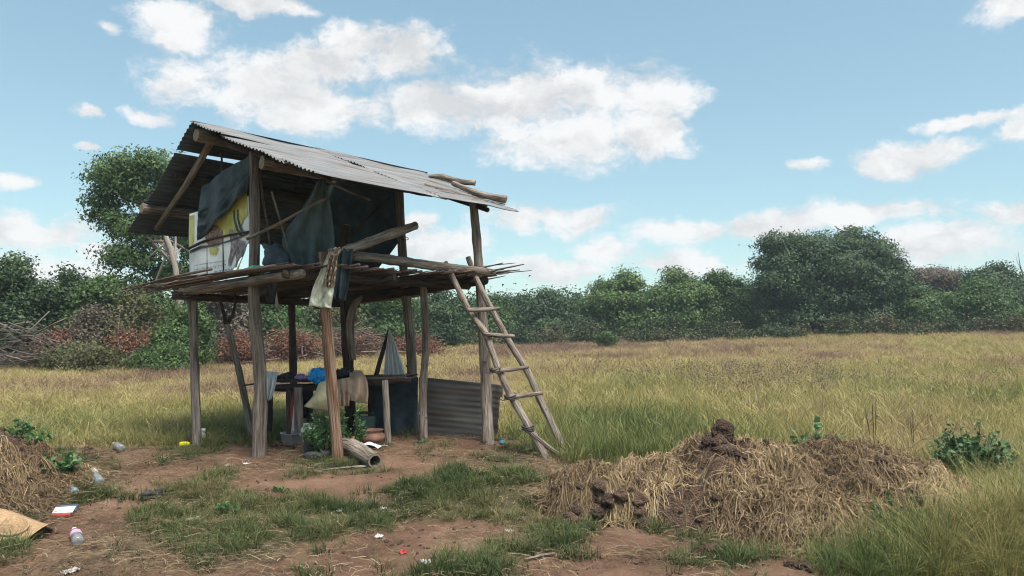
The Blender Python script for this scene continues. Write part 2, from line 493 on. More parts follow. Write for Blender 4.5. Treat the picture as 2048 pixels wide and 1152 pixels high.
M['ink_blue'] = material('blue_ink', [(.02, .05, .10), (.05, .10, .17)], (9, 9, 9), 'Object', 0.6)
SOIL = [(.042, .027, .019), (.086, .055, .038), (.125, .083, .060)]
M['soil'] = material('dug_soil', SOIL, (16, 16, 16), 'world', 0.95, 1.0, detail=8, bscale=(60, 60, 60), spread=(.32, .68), bdist=0.07)
M['soil_dark'] = material('damp_soil', [(.026, .018, .014), (.056, .037, .027), (.092, .062, .045)], (18, 18, 18), 'world', 0.95, 1.0, detail=8, bscale=(60, 60, 60), bdist=0.07)


def tin(name, cols, rust, rough, metallic):
    m = bpy.data.materials.new(name); m.use_nodes = True
    nt = m.node_tree; N, L = nt.nodes.new, nt.links.new
    b = nt.nodes['Principled BSDF']
    a = N('ShaderNodeAttribute'); a.attribute_name = 'tc'

    def nz(scale, detail=5):
        mp = N('ShaderNodeMapping'); L(a.outputs['Vector'], mp.inputs[0]); mp.inputs['Scale'].default_value = scale
        n = N('ShaderNodeTexNoise'); n.inputs['Scale'].default_value = 1; n.inputs['Detail'].default_value = detail
        L(mp.outputs[0], n.inputs[0]); return n.outputs[0]
    cr = N('ShaderNodeValToRGB'); L(nz((1.1, 11, 1)), cr.inputs[0])
    el = cr.color_ramp.elements
    el.new(.5)
    for i, c in enumerate(cols): el[i].color = (*[q * KA for q in c], 1); el[i].position = (.3, .5, .7)[i]
    rr = N('ShaderNodeValToRGB'); L(nz((.9, 6, 1), 7), rr.inputs[0])
    rr.color_ramp.elements[0].position = rust[0]; rr.color_ramp.elements[1].position = rust[1]
    rr.color_ramp.elements[0].color = (0, 0, 0, 1); rr.color_ramp.elements[1].color = (1, 1, 1, 1)
    mx = N('ShaderNodeMixRGB'); L(rr.outputs[0], mx.inputs[0]); L(cr.outputs[0], mx.inputs[1]); mx.inputs[2].default_value = (*rust[2], 1)
    L(mx.outputs[0], b.inputs['Base Color'])
    b.inputs['Roughness'].default_value = rough; b.inputs['Metallic'].default_value = metallic
    b.inputs['Specular IOR Level'].default_value = 0.3
    return m


M['tin'] = tin('weathered_roof_tin', [(.085, .088, .09), (.125, .128, .13), (.165, .167, .168)], (.55, .68, (.13, .085, .062)), 0.7, 0.1)
M['tin_dark'] = tin('dull_dark_tin', [(.030, .030, .029), (.055, .053, .050), (.085, .081, .075)], (.46, .66, (.085, .058, .045)), 0.7, 0.1)
M['tin_under'] = tin('sooty_veil_blue_tin', [(.027, .033, .040), (.038, .045, .054), (.050, .057, .064)], (.62, .80, (.07, .055, .05)), 0.75, 0.1)  # sooty underside; the bluish veil over the dark interior is put into its colour

# ------------------------------------------------------------------ the ground
def poly_mask(x, y, poly, soft=0.35, seed=0, namp=0.9, nfreq=1.6):
    """1 inside a ground polygon (metres), soft ragged border"""
    x = np.asarray(x, float); y = np.asarray(y, float)
    inside = np.zeros(x.shape, bool); dist = np.full(x.shape, 1e9)
    n = len(poly)
    for i in range(n):
        x0, y0 = poly[i]; x1, y1 = poly[(i + 1) % n]
        c = ((y0 > y) != (y1 > y)) & (x < (x1 - x0) * (y - y0) / ((y1 - y0) or 1e-9) + x0)
        inside ^= c
        dx, dy = x1 - x0, y1 - y0
        t = np.clip(((x - x0) * dx + (y - y0) * dy) / (dx * dx + dy * dy + 1e-9), 0, 1)
        dist = np.minimum(dist, np.hypot(x - x0 - t * dx, y - y0 - t * dy))
    sd_ = np.where(inside, dist, -dist)
    sd_ = sd_ + namp * (fbm(x * nfreq, y * nfreq, seed + 70, 3) - 0.5)
    return S((sd_ + soft * 0.5) / soft)


def gpoly(*px):
    return [GPn(*p) for p in px]


ZONES = dict(
    green=[gpoly((270, 1040), (330, 985), (430, 945), (520, 990), (640, 1010), (800, 1015), (770, 1060), (600, 1085), (440, 1125), (330, 1090)),
           gpoly((790, 980), (900, 945), (1040, 945), (1110, 965), (1120, 1010), (980, 1045), (850, 1035)),
           gpoly((950, 1120), (1090, 1045), (1190, 1050), (1150, 1095), (1020, 1130)),
           gpoly((0, 1010), (70, 960), (120, 905), (260, 918), (240, 965), (170, 1010), (70, 1050), (0, 1060)),
           gpoly((590, 935), (640, 920), (700, 925), (740, 940), (680, 950), (600, 950)),
           gpoly((930, 915), (990, 895), (1060, 900), (1060, 920), (960, 925)),
           gpoly((1210, 995), (1330, 960), (1420, 1030), (1310, 1065)),
           gpoly((1340, 1130), (1420, 1075), (1520, 1090), (1480, 1130)),
           gpoly((840, 1152), (900, 1120), (980, 1135), (980, 1152)),
           gpoly((350, 905), (420, 890), (440, 905), (380, 915)),
           gpoly((0, 1090), (60, 1085), (80, 1120), (0, 1130))],
    straw=[gpoly((1070, 930), (1130, 915), (1240, 935), (1250, 1010), (1150, 1030), (1080, 980)),
           gpoly((120, 1090), (330, 990), (420, 1100), (560, 1152), (60, 1152)),
           gpoly((1100, 1010), (1240, 1000), (1240, 1045), (1110, 1040))],
    tall=[gpoly((1660, 1152), (1690, 1080), (1770, 1000), (1880, 950), (2120, 900), (2300, 1152))],
)
MOUND = gpoly((120, 898), (380, 897), (520, 890), (600, 868), (760, 858), (1000, 876), (1080, 905), (1130, 925), (1260, 930), (1400, 930), (1560, 960), (1700, 1010),
              (1690, 1200), (-400, 1300), (-400, 905))


def field_mask(x, y):
    """1 = grassy field, 0 = trodden ground round the hut"""
    near = poly_mask(x, y, MOUND, 0.5, 40, 0.6, 1.2)
    return 1 - near


def green_mask(x, y):
    g = np.zeros(np.shape(x))
    for i, p in enumerate(ZONES['green']): g = np.maximum(g, poly_mask(x, y, p, 0.35, i, 0.75, 2.2))
    return g


def straw_mask(x, y):
    g = np.zeros(np.shape(x))
    for i, p in enumerate(ZONES['straw']): g = np.maximum(g, poly_mask(x, y, p, 0.5, 20 + i, 0.8, 1.5))
    return g


def tall_mask(x, y):
    return poly_mask(x, y, ZONES['tall'][0], 0.4, 33, 0.5, 1.2)


def make_ground():
    Y0 = -6.0
    rows = np.concatenate([np.linspace(2, 9.6, 50, endpoint=False), np.linspace(9.6, 18.0, 240, endpoint=False),
                           np.geomspace(18, 100, 150, endpoint=False), np.geomspace(100, 600, 30)])
    cols = np.concatenate([np.linspace(-2.6, -.66, 50, endpoint=False), np.linspace(-.66, .66, 500, endpoint=False), np.linspace(.66, 2.6, 51)])
    yy, uu = np.meshgrid(rows, cols, indexing='ij')
    x = uu * yy; y = yy + Y0
    z = T(np.clip(x, -140, 140), np.clip(y, -30, 160))
    z = np.where(y > 160, z * np.clip(1 - (y - 160) / 400, 0, 1), z)
    nr, nc = x.shape
    me = bpy.data.meshes.new('ground')
    me.vertices.add(nr * nc)
    me.vertices.foreach_set('co', np.stack([x, y, z], -1).astype(np.float32).ravel())
    i, j = np.meshgrid(np.arange(nr - 1), np.arange(nc - 1), indexing='ij')
    q = (i * nc + j).ravel()
    quads = np.stack([q, q + 1, q + nc + 1, q + nc], -1)
    me.loops.add(quads.size); me.polygons.add(len(quads))
    me.loops.foreach_set('vertex_index', quads.ravel().astype(np.int32))
    me.polygons.foreach_set('loop_start', (np.arange(len(quads)) * 4).astype(np.int32))
    me.polygons.foreach_set('use_smooth', np.ones(len(quads), bool))
    me.update()
    for nm, fn in (('field', field_mask), ('green', green_mask), ('strawy', straw_mask)):
        at = me.attributes.new(nm, 'FLOAT', 'POINT')
        at.data.foreach_set('value', fn(x, y).astype(np.float32).ravel())
    m = bpy.data.materials.new('trodden_earth_and_field'); m.use_nodes = True
    nt = m.node_tree; N, L = nt.nodes.new, nt.links.new; b = nt.nodes['Principled BSDF']
    geo = N('ShaderNodeNewGeometry')

    def nz(scale, detail=6, rough=0.6):
        n = N('ShaderNodeTexNoise'); n.inputs['Scale'].default_value = scale; n.inputs['Detail'].default_value = detail
        n.inputs['Roughness'].default_value = rough; L(geo.outputs['Position'], n.inputs['Vector']); return n.outputs[0]

    def ramp(src, stops):
        cr = N('ShaderNodeValToRGB'); e = cr.color_ramp.elements
        for _ in stops[2:]: e.new(.5)
        for k, (p, c) in enumerate(stops): e[k].position = p; e[k].color = (*([q * KA for q in c] if c != (1, 1, 1) else c), 1)
        L(src, cr.inputs[0]); return cr.outputs[0]

    def mix(f, a, c):
        mx = N('ShaderNodeMixRGB'); L(f, mx.inputs[0]); L(a, mx.inputs[1]); L(c, mx.inputs[2]); return mx.outputs[0]

    def att(nm):
        a = N('ShaderNodeAttribute'); a.attribute_name = nm; return a.outputs['Fac']
    soil = ramp(nz(1.1, 8, .68), [(.28, (.044, .026, .018)), (.47, (.092, .054, .036)), (.6, (.128, .078, .053)), (.75, (.15, .10, .073))])
    speck = ramp(nz(46, 3), [(.60, (0, 0, 0)), (.70, (1, 1, 1))])
    specc = ramp(nz(9, 2), [(.35, (.06, .04, .03)), (.65, (.17, .125, .088))])
    soil = mix(speck, soil, specc)
    strawc = ramp(nz(14, 5), [(.3, (.062, .042, .029)), (.5, (.110, .078, .050)), (.7, (.165, .122, .078))])
    soil = mix(att('strawy'), soil, strawc)
    grn = ramp(nz(8, 5), [(.3, (.036, .032, .019)), (.55, (.058, .054, .028)), (.75, (.085, .070, .042))])
    soil = mix(att('green'), soil, grn)
    fld = ramp(nz(.55, 8, .7), [(.3, (.11, .082, .045)), (.5, (.17, .125, .064)), (.7, (.22, .175, .085))])
    L(mix(att('field'), soil, fld), b.inputs['Base Color'])
    b.inputs['Roughness'].default_value = 0.95; b.inputs['Specular IOR Level'].default_value = 0.1
    bp = N('ShaderNodeBump'); bp.inputs['Strength'].default_value = 0.9; bp.inputs['Distance'].default_value = 0.03
    L(nz(22, 8, .72), bp.inputs['Height']); L(bp.outputs[0], b.inputs['Normal'])
    me.materials.append(m)
    o = bpy.data.objects.new('ground', me); C.objects.link(o)
    return tag(o, kind='structure')


make_ground()


# ------------------------------------------------------------------ scattered ground cover (instances on points)
def variant(name, V, F, m, rnd=None):
    me = bpy.data.meshes.new(name); me.from_pydata(V, [], F); me.update()
    if rnd is not None:
        at = me.attributes.new('rnd', 'FLOAT', 'FACE'); at.data.foreach_set('value', np.array(rnd, np.float32))
    me.materials.append(m)
    return bpy.data.objects.new(name, me)


def tuft(name, rr, n, h, spread, width, m, bend=0.5, flat=0.0):
    V, F, rn = [], [], []
    for k in range(n):
        a = rr.uniform(0, 6.283); r0 = spread * math.sqrt(rr.random()) * 0.6
        x0, y0 = r0 * math.cos(a), r0 * math.sin(a)
        da = a + rr.uniform(-.9, .9); L = h * rr.uniform(.45, 1.15); bd = bend * rr.uniform(.2, 1.3) * L
        w = width * rr.uniform(.6, 1.3); wa = da + 1.5708 + rr.uniform(-.6, .6)
        wx, wy = math.cos(wa) * w, math.sin(wa) * w
        b0 = len(V); rv = rr.random()
        segs = 3
        for s_ in range(segs + 1):
            t = s_ / segs
            q = bd * t * t
            z = L * (t - 0.35 * bend * t * t * (bd / L)) * (1 - flat)
            ww = (1 - t * 0.85)
            cx, cy = x0 + math.cos(da) * q, y0 + math.sin(da) * q
            V.append((cx - wx * ww, cy - wy * ww, z)); V.append((cx + wx * ww, cy + wy * ww, z))
        for s_ in range(segs):
            q = b0 + 2 * s_
            F.append((q, q + 1, q + 3, q + 2)); rn.append(rv)
    return variant(name, V, F, m, rn)


def seeded(name, rr, n, h, spread, m):
    """tall thin stems with nodding seed heads"""
    V, F, rn = [], [], []
    for k in range(n):
        a = rr.uniform(0, 6.283); r0 = spread * rr.random(); x0, y0 = r0 * math.cos(a), r0 * math.sin(a)
        L = h * rr.uniform(.6, 1.15); bd = L * rr.uniform(.1, .5); da = rr.uniform(0, 6.283); rv = .55 + .45 * rr.random()
        pts = []
        for s_ in range(5):
            t = s_ / 4; pts.append((x0 + math.cos(da) * bd * t * t, y0 + math.sin(da) * bd * t * t, L * (t - .18 * t * t * t)))
        for s_ in range(4):
            w0 = .0022 if s_ < 3 else .007; w1 = .0022 if s_ < 2 else (.007 if s_ == 2 else .002)
            if s_ == 2: w1 = .0024
            b0 = len(V); p, q = pts[s_], pts[s_ + 1]
            V += [(p[0] - w0, p[1], p[2]), (p[0] + w0, p[1], p[2]), (q[0] + w1, q[1], q[2]), (q[0] - w1, q[1], q[2])]
            F.append((b0, b0 + 1, b0 + 2, b0 + 3)); rn.append(rv)
    return variant(name, V, F, m, rn)


def straws(name, rr, n, L0, spread, width, m, lift=0.02):
    """stalks lying about, crossed and a little bent"""
    V, F, rn = [], [], []
    for k in range(n):
        a = rr.uniform(0, 6.283); x0, y0 = rr.gauss(0, spread), rr.gauss(0, spread)
        L = L0 * rr.uniform(.4, 1.3); w = width * rr.uniform(.6, 1.4); cv = rr.uniform(-1.1, 1.1)
        z0, z1 = rr.uniform(0, lift), rr.uniform(0, lift) * 1.6
        b0 = len(V); rv = rr.random()
        for s_ in range(4):
            t = s_ / 3 - .5
            aa = a + cv * t
            cx, cy = x0 + math.cos(aa) * L * t, y0 + math.sin(aa) * L * t
            z = z0 + (z1 - z0) * (t + .5) + 0.35 * lift * math.sin((t + .5) * 3.14)
            V.append((cx - math.sin(aa) * w, cy + math.cos(aa) * w, z + .3 * w)); V.append((cx + math.sin(aa) * w, cy - math.cos(aa) * w, z + 1.2 * w))
        for s_ in range(3):
            q = b0 + 2 * s_; F.append((q, q + 1, q + 3, q + 2)); rn.append(rv)
    return variant(name, V, F, m, rn)


def scatter(name, pts, rot, scl, idx, tint, variants, label, cat, kind='stuff'):
    me = bpy.data.meshes.new(name)
    n = len(pts)
    me.vertices.add(n); me.vertices.foreach_set('co', np.asarray(pts, np.float32).ravel())
    for nm, ty, key, dat in (('rt', 'FLOAT_VECTOR', 'vector', rot), ('sl', 'FLOAT_VECTOR', 'vector', scl), ('vi', 'INT', 'value', idx), ('tint', 'FLOAT', 'value', tint)):
        at = me.attributes.new(nm, ty, 'POINT')
        at.data.foreach_set(key, np.asarray(dat, np.int32 if ty == 'INT' else np.float32).ravel())
    o = bpy.data.objects.new(name, me); C.objects.link(o)
    col = bpy.data.collections.new(name + '_pieces')
    for v in variants: col.objects.link(v)
    ng = bpy.data.node_groups.new(name, 'GeometryNodeTree')
    ng.interface.new_socket('Geometry', in_out='INPUT', socket_type='NodeSocketGeometry')
    ng.interface.new_socket('Geometry', in_out='OUTPUT', socket_type='NodeSocketGeometry')
    N, L = ng.nodes.new, ng.links.new
    gi, go = N('NodeGroupInput'), N('NodeGroupOutput')
    ci = N('GeometryNodeCollectionInfo'); ci.inputs['Collection'].default_value = col
    ci.inputs['Separate Children'].default_value = True; ci.inputs['Reset Children'].default_value = True
    ip = N('GeometryNodeInstanceOnPoints'); ip.inputs['Pick Instance'].default_value = True

    def na(nm, ty):
        a = N('GeometryNodeInputNamedAttribute'); a.data_type = ty; a.inputs['Name'].default_value = nm
        return [s for s in a.outputs if s.enabled and s.name == 'Attribute'][0]
    e2r = N('FunctionNodeEulerToRotation'); L(na('rt', 'FLOAT_VECTOR'), e2r.inputs[0])
    L(gi.outputs[0], ip.inputs['Points']); L(ci.outputs[0], ip.inputs['Instance'])
    L(na('vi', 'INT'), ip.inputs['Instance Index']); L(e2r.outputs[0], ip.inputs['Rotation']); L(na('sl', 'FLOAT_VECTOR'), ip.inputs['Scale'])
    L(ip.outputs[0], go.inputs[0])
    md = o.modifiers.new('scatter', 'NODES'); md.node_group = ng
    return tag(o, label, cat, kind=kind)


GRASS_RAMP = [(0, (.055, .082, .028)), (.25, (.105, .122, .044)), (.5, (.220, .196, .076)), (.72, (.280, .228, .112)), (.88, (.165, .112, .074)), (1, (.120, .078, .060))]
M['grass'] = plant_material('field_grass_blades', GRASS_RAMP, 0.75, 0.25)
M['lawn'] = plant_material('short_green_grass', [(0, (.028, .048, .018)), (.40, (.060, .080, .029)), (.7, (.125, .118, .050)), (1, (.22, .17, .095))], 0.7, 0.25)
M['straw'] = plant_material('dry_straw', [(0, (.050, .035, .024)), (.4, (.110, .078, .048)), (.75, (.185, .138, .084)), (1, (.27, .215, .145))], 0.8, 0.15)
nr_ = np.random.RandomState(5)


def sample_view(n, y0, y1, um, power=1.0):
    """points spread over the wedge of ground in view (and a good step to either side)"""
    t = nr_.rand(n)
    y = (y0 ** (2 - power) + t * (y1 ** (2 - power) - y0 ** (2 - power))) ** (1 / (2 - power))
    x = (nr_.rand(n) * 2 - 1) * (um * y + 1.5)
    return x, y


def place(x, y, dz=0.0):
    return np.stack([x, y, T(x, y) + dz], -1)


def rots(n, tilt=0.15):
    return np.stack([nr_.normal(0, tilt, n), nr_.normal(0, tilt, n), nr_.rand(n) * 6.283], -1)


HEAP_C = (2.55, 7.35)


def on_heap(x, y):
    return (np.abs(x - 2.6) < 1.75) & (np.abs(y - 7.2) < 1.15)


def make_cover():
    rr = random.Random(2)
    # field grass
    vs = [tuft('field_tuft_a', rr, 34, .40, .16, .0042, M['grass'], .42), tuft('field_tuft_b', rr, 30, .34, .20, .0048, M['grass'], .6),
          tuft('field_tuft_c', rr, 26, .46, .14, .0040, M['grass'], .45), tuft('field_tuft_d', rr, 36, .26, .22, .005, M['grass'], 1.0), seeded('field_tuft_e', rr, 9, .60, .16, M['grass'])]
    x1, y1 = sample_view(26000, 6.0, 20, .82, .2)
    x2, y2 = sample_view(64000, 20, 82, .80, .9)
    x, y = np.concatenate([x1, x2]), np.concatenate([y1, y2])
    k = field_mask(x, y) > nr_.rand(len(x)) * .9 + .05
    k &= ~(on_heap(x, y)) & ~((np.abs(x) < 1.5) & (y < 6))
    k &= ~((x < -4.2) & (y < 9.2))
    x, y = x[k], y[k]
    n = len(x)
    a = fbm(x * .16, y * .10, 90, 4); b = fbm(x * .55, y * .4, 95, 4); c = fbm(x * 1.7, y * 1.7, 97, 2)
    tint = .50 + 1.0 * (a - .5) + .65 * (b - .5) + .35 * (c - .5)
    # the brown stand in the middle distance, the greener ground behind the ladder and near the right edge
    tint += .30 * np.exp(-(((x - 9) / 9) ** 2 + ((y - 27) / 10) ** 2)) + .18 * np.exp(-(((x - 5) / 10) ** 2 + ((y - 48) / 12) ** 2))
    tint -= .17 * np.exp(-(((x - 1.6) / 1.7) ** 2 + ((y - 11.6) / 2.6) ** 2)) + .14 * np.exp(-(((x - 7) / 3.5) ** 2 + ((y - 11) / 3.0) ** 2))
    tint += .12 * (x < 0) + .20 * S((y - 24) / 26) * (x > -2) - .03 * S((20 - y) / 6) * (x > 1)
    tint -= .16 * np.exp(-(((x + 4.5) / 2.5) ** 2 + ((y - 13) / 2.0) ** 2))
    hs = np.where(x > 0.5, .74, .52) * (0.8 + .7 * (fbm(x * .3, y * .3, 99, 3) - .3))
    hs = np.where((x > .5) & (y > 30), hs * .7, hs)
    wd = 1 + np.clip((y - 14) / 30, 0, 1.1)
    sl = np.stack([wd, wd, np.clip(hs, .35, 1.3) * (1 + np.clip((y - 20) / 120, 0, .3))], -1) * nr_.uniform(.75, 1.25, (n, 1))
    scatter('field_grass', place(x, y, -.02), rots(n, .18), sl, np.minimum(nr_.randint(0, 9, n) // 2, 4), np.clip(tint, .02, 1), vs,
            'dry yellow-brown grass covering the whole field', 'grass')
    # short green grass in patches
    vs = [tuft('lawn_tuft_a', rr, 30, .085, .10, .0030, M['lawn'], 1.0), tuft('lawn_tuft_b', rr, 34, .065, .12, .0034, M['lawn'], 1.3),
          tuft('lawn_tuft_c', rr, 24, .12, .09, .0030, M['lawn'], .9)]
    x, y = sample_view(56000, 3.8, 12.5, .78, .3)
    g = np.maximum(green_mask(x, y), .10 * (fbm(x * 2, y * 2, 55, 3) > .60))
    g = np.maximum(g, .55 * tall_mask(x, y))
    g = g * S((fbm(x * 2.6, y * 2.6, 51, 3) - .33) / .2)
    k = (g > nr_.rand(len(x))) & (field_mask(x, y) < .8)
    x, y = x[k], y[k]; n = len(x)
    t = .36 + .9 * (fbm(x * 1.3, y * 1.3, 57, 3) - .5) + nr_.normal(0, .14, n)
    s_ = nr_.uniform(.7, 1.35, (n, 1)) * (.65 + .7 * fbm(x * 1.1, y * 1.1, 59, 2))[:, None]
    scatter('short_grass', place(x, y, -.004), rots(n, .2), np.repeat(s_, 3, 1), nr_.randint(0, 3, n), np.clip(t, 0, 1), vs,
            'short green grass in patches on the trodden red earth', 'grass')
    # dead stalks and litter
    vs = [straws('litter_a', rr, 16, .11, .12, .0016, M['straw']), straws('litter_b', rr, 14, .075, .10, .0018, M['straw']), straws('litter_c', rr, 6, .20, .12, .0019, M['straw'], .03)]
    x, y = sample_view(22000, 3.8, 12.5, .78, .3)
    w = np.clip(.10 + .75 * straw_mask(x, y) + .40 * green_mask(x, y) + .45 * (fbm(x * 1.2, y * 1.2, 65, 4) > .54), 0, 1)
    k = (w > nr_.rand(len(x))) & (field_mask(x, y) < .9)
    x, y = x[k], y[k]; n = len(x)
    s_ = nr_.uniform(.5, 1.25, (n, 1))
    scatter('straw_litter', place(x, y, .003), rots(n, .06), np.repeat(s_, 3, 1), nr_.randint(0, 3, n), np.clip(nr_.normal(.42, .22, n), 0, 1), vs,
            'dead grass stalks strewn over the trodden earth', 'litter')
    # crumbs of earth
    vs = []
    for q in range(4):
        mb = MB().lump((0, 0, .3), (1, .8, .6), q, .35, 1.6, 2)
        vs.append(variant('crumb_%s' % 'abcd'[q], [tuple(v) for v in mb.v], mb.f, M['soil']))
    x, y = sample_view(9000, 3.8, 12, .78, .3)
    k = (fbm(x * 1.6, y * 1.6, 75, 4) > .5) & (field_mask(x, y) < .7)
    x, y = x[k], y[k]; n = len(x)
    s_ = (.004 + .022 * nr_.rand(n) ** 4)[:, None]
    scatter('earth_crumbs', place(x, y, -.002), rots(n, .4), np.repeat(s_, 3, 1), nr_.randint(0, 4, n), nr_.rand(n), vs,
            'crumbs and small clods of red earth on the ground', 'earth')
    # tall grass at the right corner
    vs = [tuft('bank_tuft_a', rr, 46, .40, .16, .0034, M['grass'], .8), tuft('bank_tuft_b', rr, 40, .32, .18, .0036, M['grass'], 1.1), tuft('bank_tuft_c', rr, 22, .55, .14, .0036, M['grass'], .9)]
    x = nr_.uniform(1.6, 8.5, 8000); y = nr_.uniform(3.6, 9.0, 8000)
    k = tall_mask(x, y) > nr_.rand(len(x))
    k &= ~on_heap(x + .25, y)
    x, y = x[k], y[k]; n = len(x)
    t = .34 + 1.0 * (fbm(x * 1.1, y * 1.1, 85, 3) - .5) + nr_.normal(0, .10, n)
    s_ = nr_.uniform(.5, 1.2, (n, 1)) * (.50 + .90 * fbm(x * .9, y * .9, 87, 2))[:, None]
    scatter('bank_grass', place(x, y, -.01), rots(n, .25), np.repeat(s_, 3, 1), nr_.randint(0, 3, n), np.clip(t, 0, 1), vs,
            'lush tall grass at the right corner in front of the earth heap', 'grass')


make_cover()


# ------------------------------------------------------------------ trees
def leaf_cloud(centers, per, spread, size, rs, up=0.35, aspect=0.55, tri=False, out=None):
    """leaf-shaped quads round cluster centres -> vertex array, tint per leaf"""
    n = len(centers) * per
    c = np.repeat(centers, per, 0) + rs.normal(0, 1, (n, 3)) * np.array(spread)
    nrm = rs.normal(0, 1, (n, 3)); nrm[:, 2] += up * 2
    if out is not None: nrm = nrm * .62 + np.repeat(out, per, 0) * 1.5
    nrm /= np.linalg.norm(nrm, axis=1, keepdims=True)
    t = np.cross(nrm, rs.normal(0, 1, (n, 3))); t /= np.linalg.norm(t, axis=1, keepdims=True) + 1e-9
    b = np.cross(nrm, t)
    s_ = size * rs.uniform(.6, 1.4, (n, 1))
    if tri: v = np.stack([c - t * s_ - b * s_ * aspect * .5, c + b * s_ * aspect, c + t * s_ - b * s_ * aspect * .5], 1)
    else: v = np.stack([c - t * s_, c + b * s_ * aspect + nrm * s_ * .18, c + t * s_, c - b * s_ * aspect + nrm * s_ * .18], 1)
    tint = np.clip(np.repeat(rs.normal(.5, .19, len(centers)), per) + rs.normal(0, .12, n), 0, 1)
    return v.reshape(-1, 3), tint


def leaf_object(name, v, tint, m, parent=None):
    n = len(tint); k = len(v) // n
    me = bpy.data.meshes.new(name)
    me.vertices.add(n * k); me.vertices.foreach_set('co', v.astype(np.float32).ravel())
    me.loops.add(n * k); me.polygons.add(n)
    me.loops.foreach_set('vertex_index', np.arange(n * k, dtype=np.int32))
    me.polygons.foreach_set('loop_start', (np.arange(n) * k).astype(np.int32))
    me.update()
    for nm, d in (('tint', tint), ('rnd', np.full(n, .5))):
        at = me.attributes.new(nm, 'FLOAT', 'FACE'); at.data.foreach_set('value', d.astype(np.float32))
    me.materials.append(m)
    o = bpy.data.objects.new(name, me); C.objects.link(o)
    if parent is not None: o.parent = parent
    return o


M['leaf_dark'] = plant_material('dark_foliage', [(0, (0.0178, 0.0340, 0.0178)), (.5, (0.0377, 0.0629, 0.0296)), (1, (0.0740, 0.1051, 0.0451))], 0.55, 0.2, False)
M['leaf_mid'] = plant_material('mid_green_foliage', [(0, (0.0281, 0.0502, 0.0182)), (.5, (0.0540, 0.0927, 0.0334)), (1, (0.0973, 0.1391, 0.0502))], 0.55, 0.25, False)
M['leaf_light'] = plant_material('light_green_foliage', [(0, (0.0372, 0.0646, 0.0220)), (.5, (0.0745, 0.1208, 0.0410)), (1, (0.1300, 0.1763, 0.0616))], 0.55, 0.25, False)
M['leaf_dry'] = plant_material('dusty_olive_foliage', [(0, (0.0392, 0.0392, 0.0216)), (.5, (0.0728, 0.0760, 0.0352)), (1, (0.1168, 0.1072, 0.0584))], 0.7, 0.2, False)
M['leaf_scrub'] = plant_material('mixed_scrub_foliage', [(0, (0.0232, 0.0408, 0.0192)), (.45, (0.0488, 0.0648, 0.0296)), (.75, (0.0680, 0.0680, 0.0368)), (1, (0.0976, 0.0832, 0.0488))], 0.7, 0.2, False)
M['leaf_grey'] = plant_material('grey_brown_twiggy_foliage', [(0, (.05, .043, .036)), (.5, (.095, .08, .062)), (1, (.15, .13, .10))], 0.8, 0.15, False)
M['leaf_red'] = plant_material('withered_red_brown_leaves', [(0, (.07, .034, .024)), (.5, (.15, .068, .045)), (1, (.23, .13, .09))], 0.8, 0.2, False)
M['leaf_weed'] = plant_material('weed_leaves', [(0, (0.031, 0.070, 0.028)), (.5, (0.063, 0.126, 0.048)), (1, (0.112, 0.196, 0.077))], 0.5, 0.25, False)
M['leaf_blue'] = plant_material('bluish_broad_leaves', [(0, (0.039, 0.084, 0.042)), (.5, (0.070, 0.140, 0.067)), (1, (0.119, 0.203, 0.105))], 0.45, 0.25, False)
M['leaf_sage'] = plant_material('sage_leaves', [(0, (0.070, 0.095, 0.056)), (.5, (0.133, 0.168, 0.105)), (1, (0.280, 0.322, 0.238))], 0.6, 0.2, False)
M['bark_far'] = material('tree_bark', [(.05, .04, .032), (.11, .092, .075), (.18, .155, .13)], (6, 6, .8), 'tc', 0.9, 0.3)


M['bark_pale'] = material('pale_tree_bark', [(.10, .085, .07), (.19, .165, .14), (.27, .24, .21)], (6, 6, .8), 'tc', 0.9, 0.3)


def crown_centers(lobes, n, rs, hollow=.45, dirs=False):
    """cluster centres in a union of ellipsoids, denser towards their skins"""
    vol = np.array([l[3] * l[4] * l[5] for l in lobes]) ** .8
    k = rs.choice(len(lobes), n, p=vol / vol.sum())
    L = np.array(lobes)[k]
    d = rs.normal(0, 1, (n, 3)); d /= np.linalg.norm(d, axis=1, keepdims=True)
    r = (hollow + (1 - hollow) * rs.rand(n) ** .6) * (1 + .14 * rs.normal(0, 1, n))
    c = L[:, :3] + d * r[:, None] * L[:, 3:6]
    return (c, d) if dirs else c


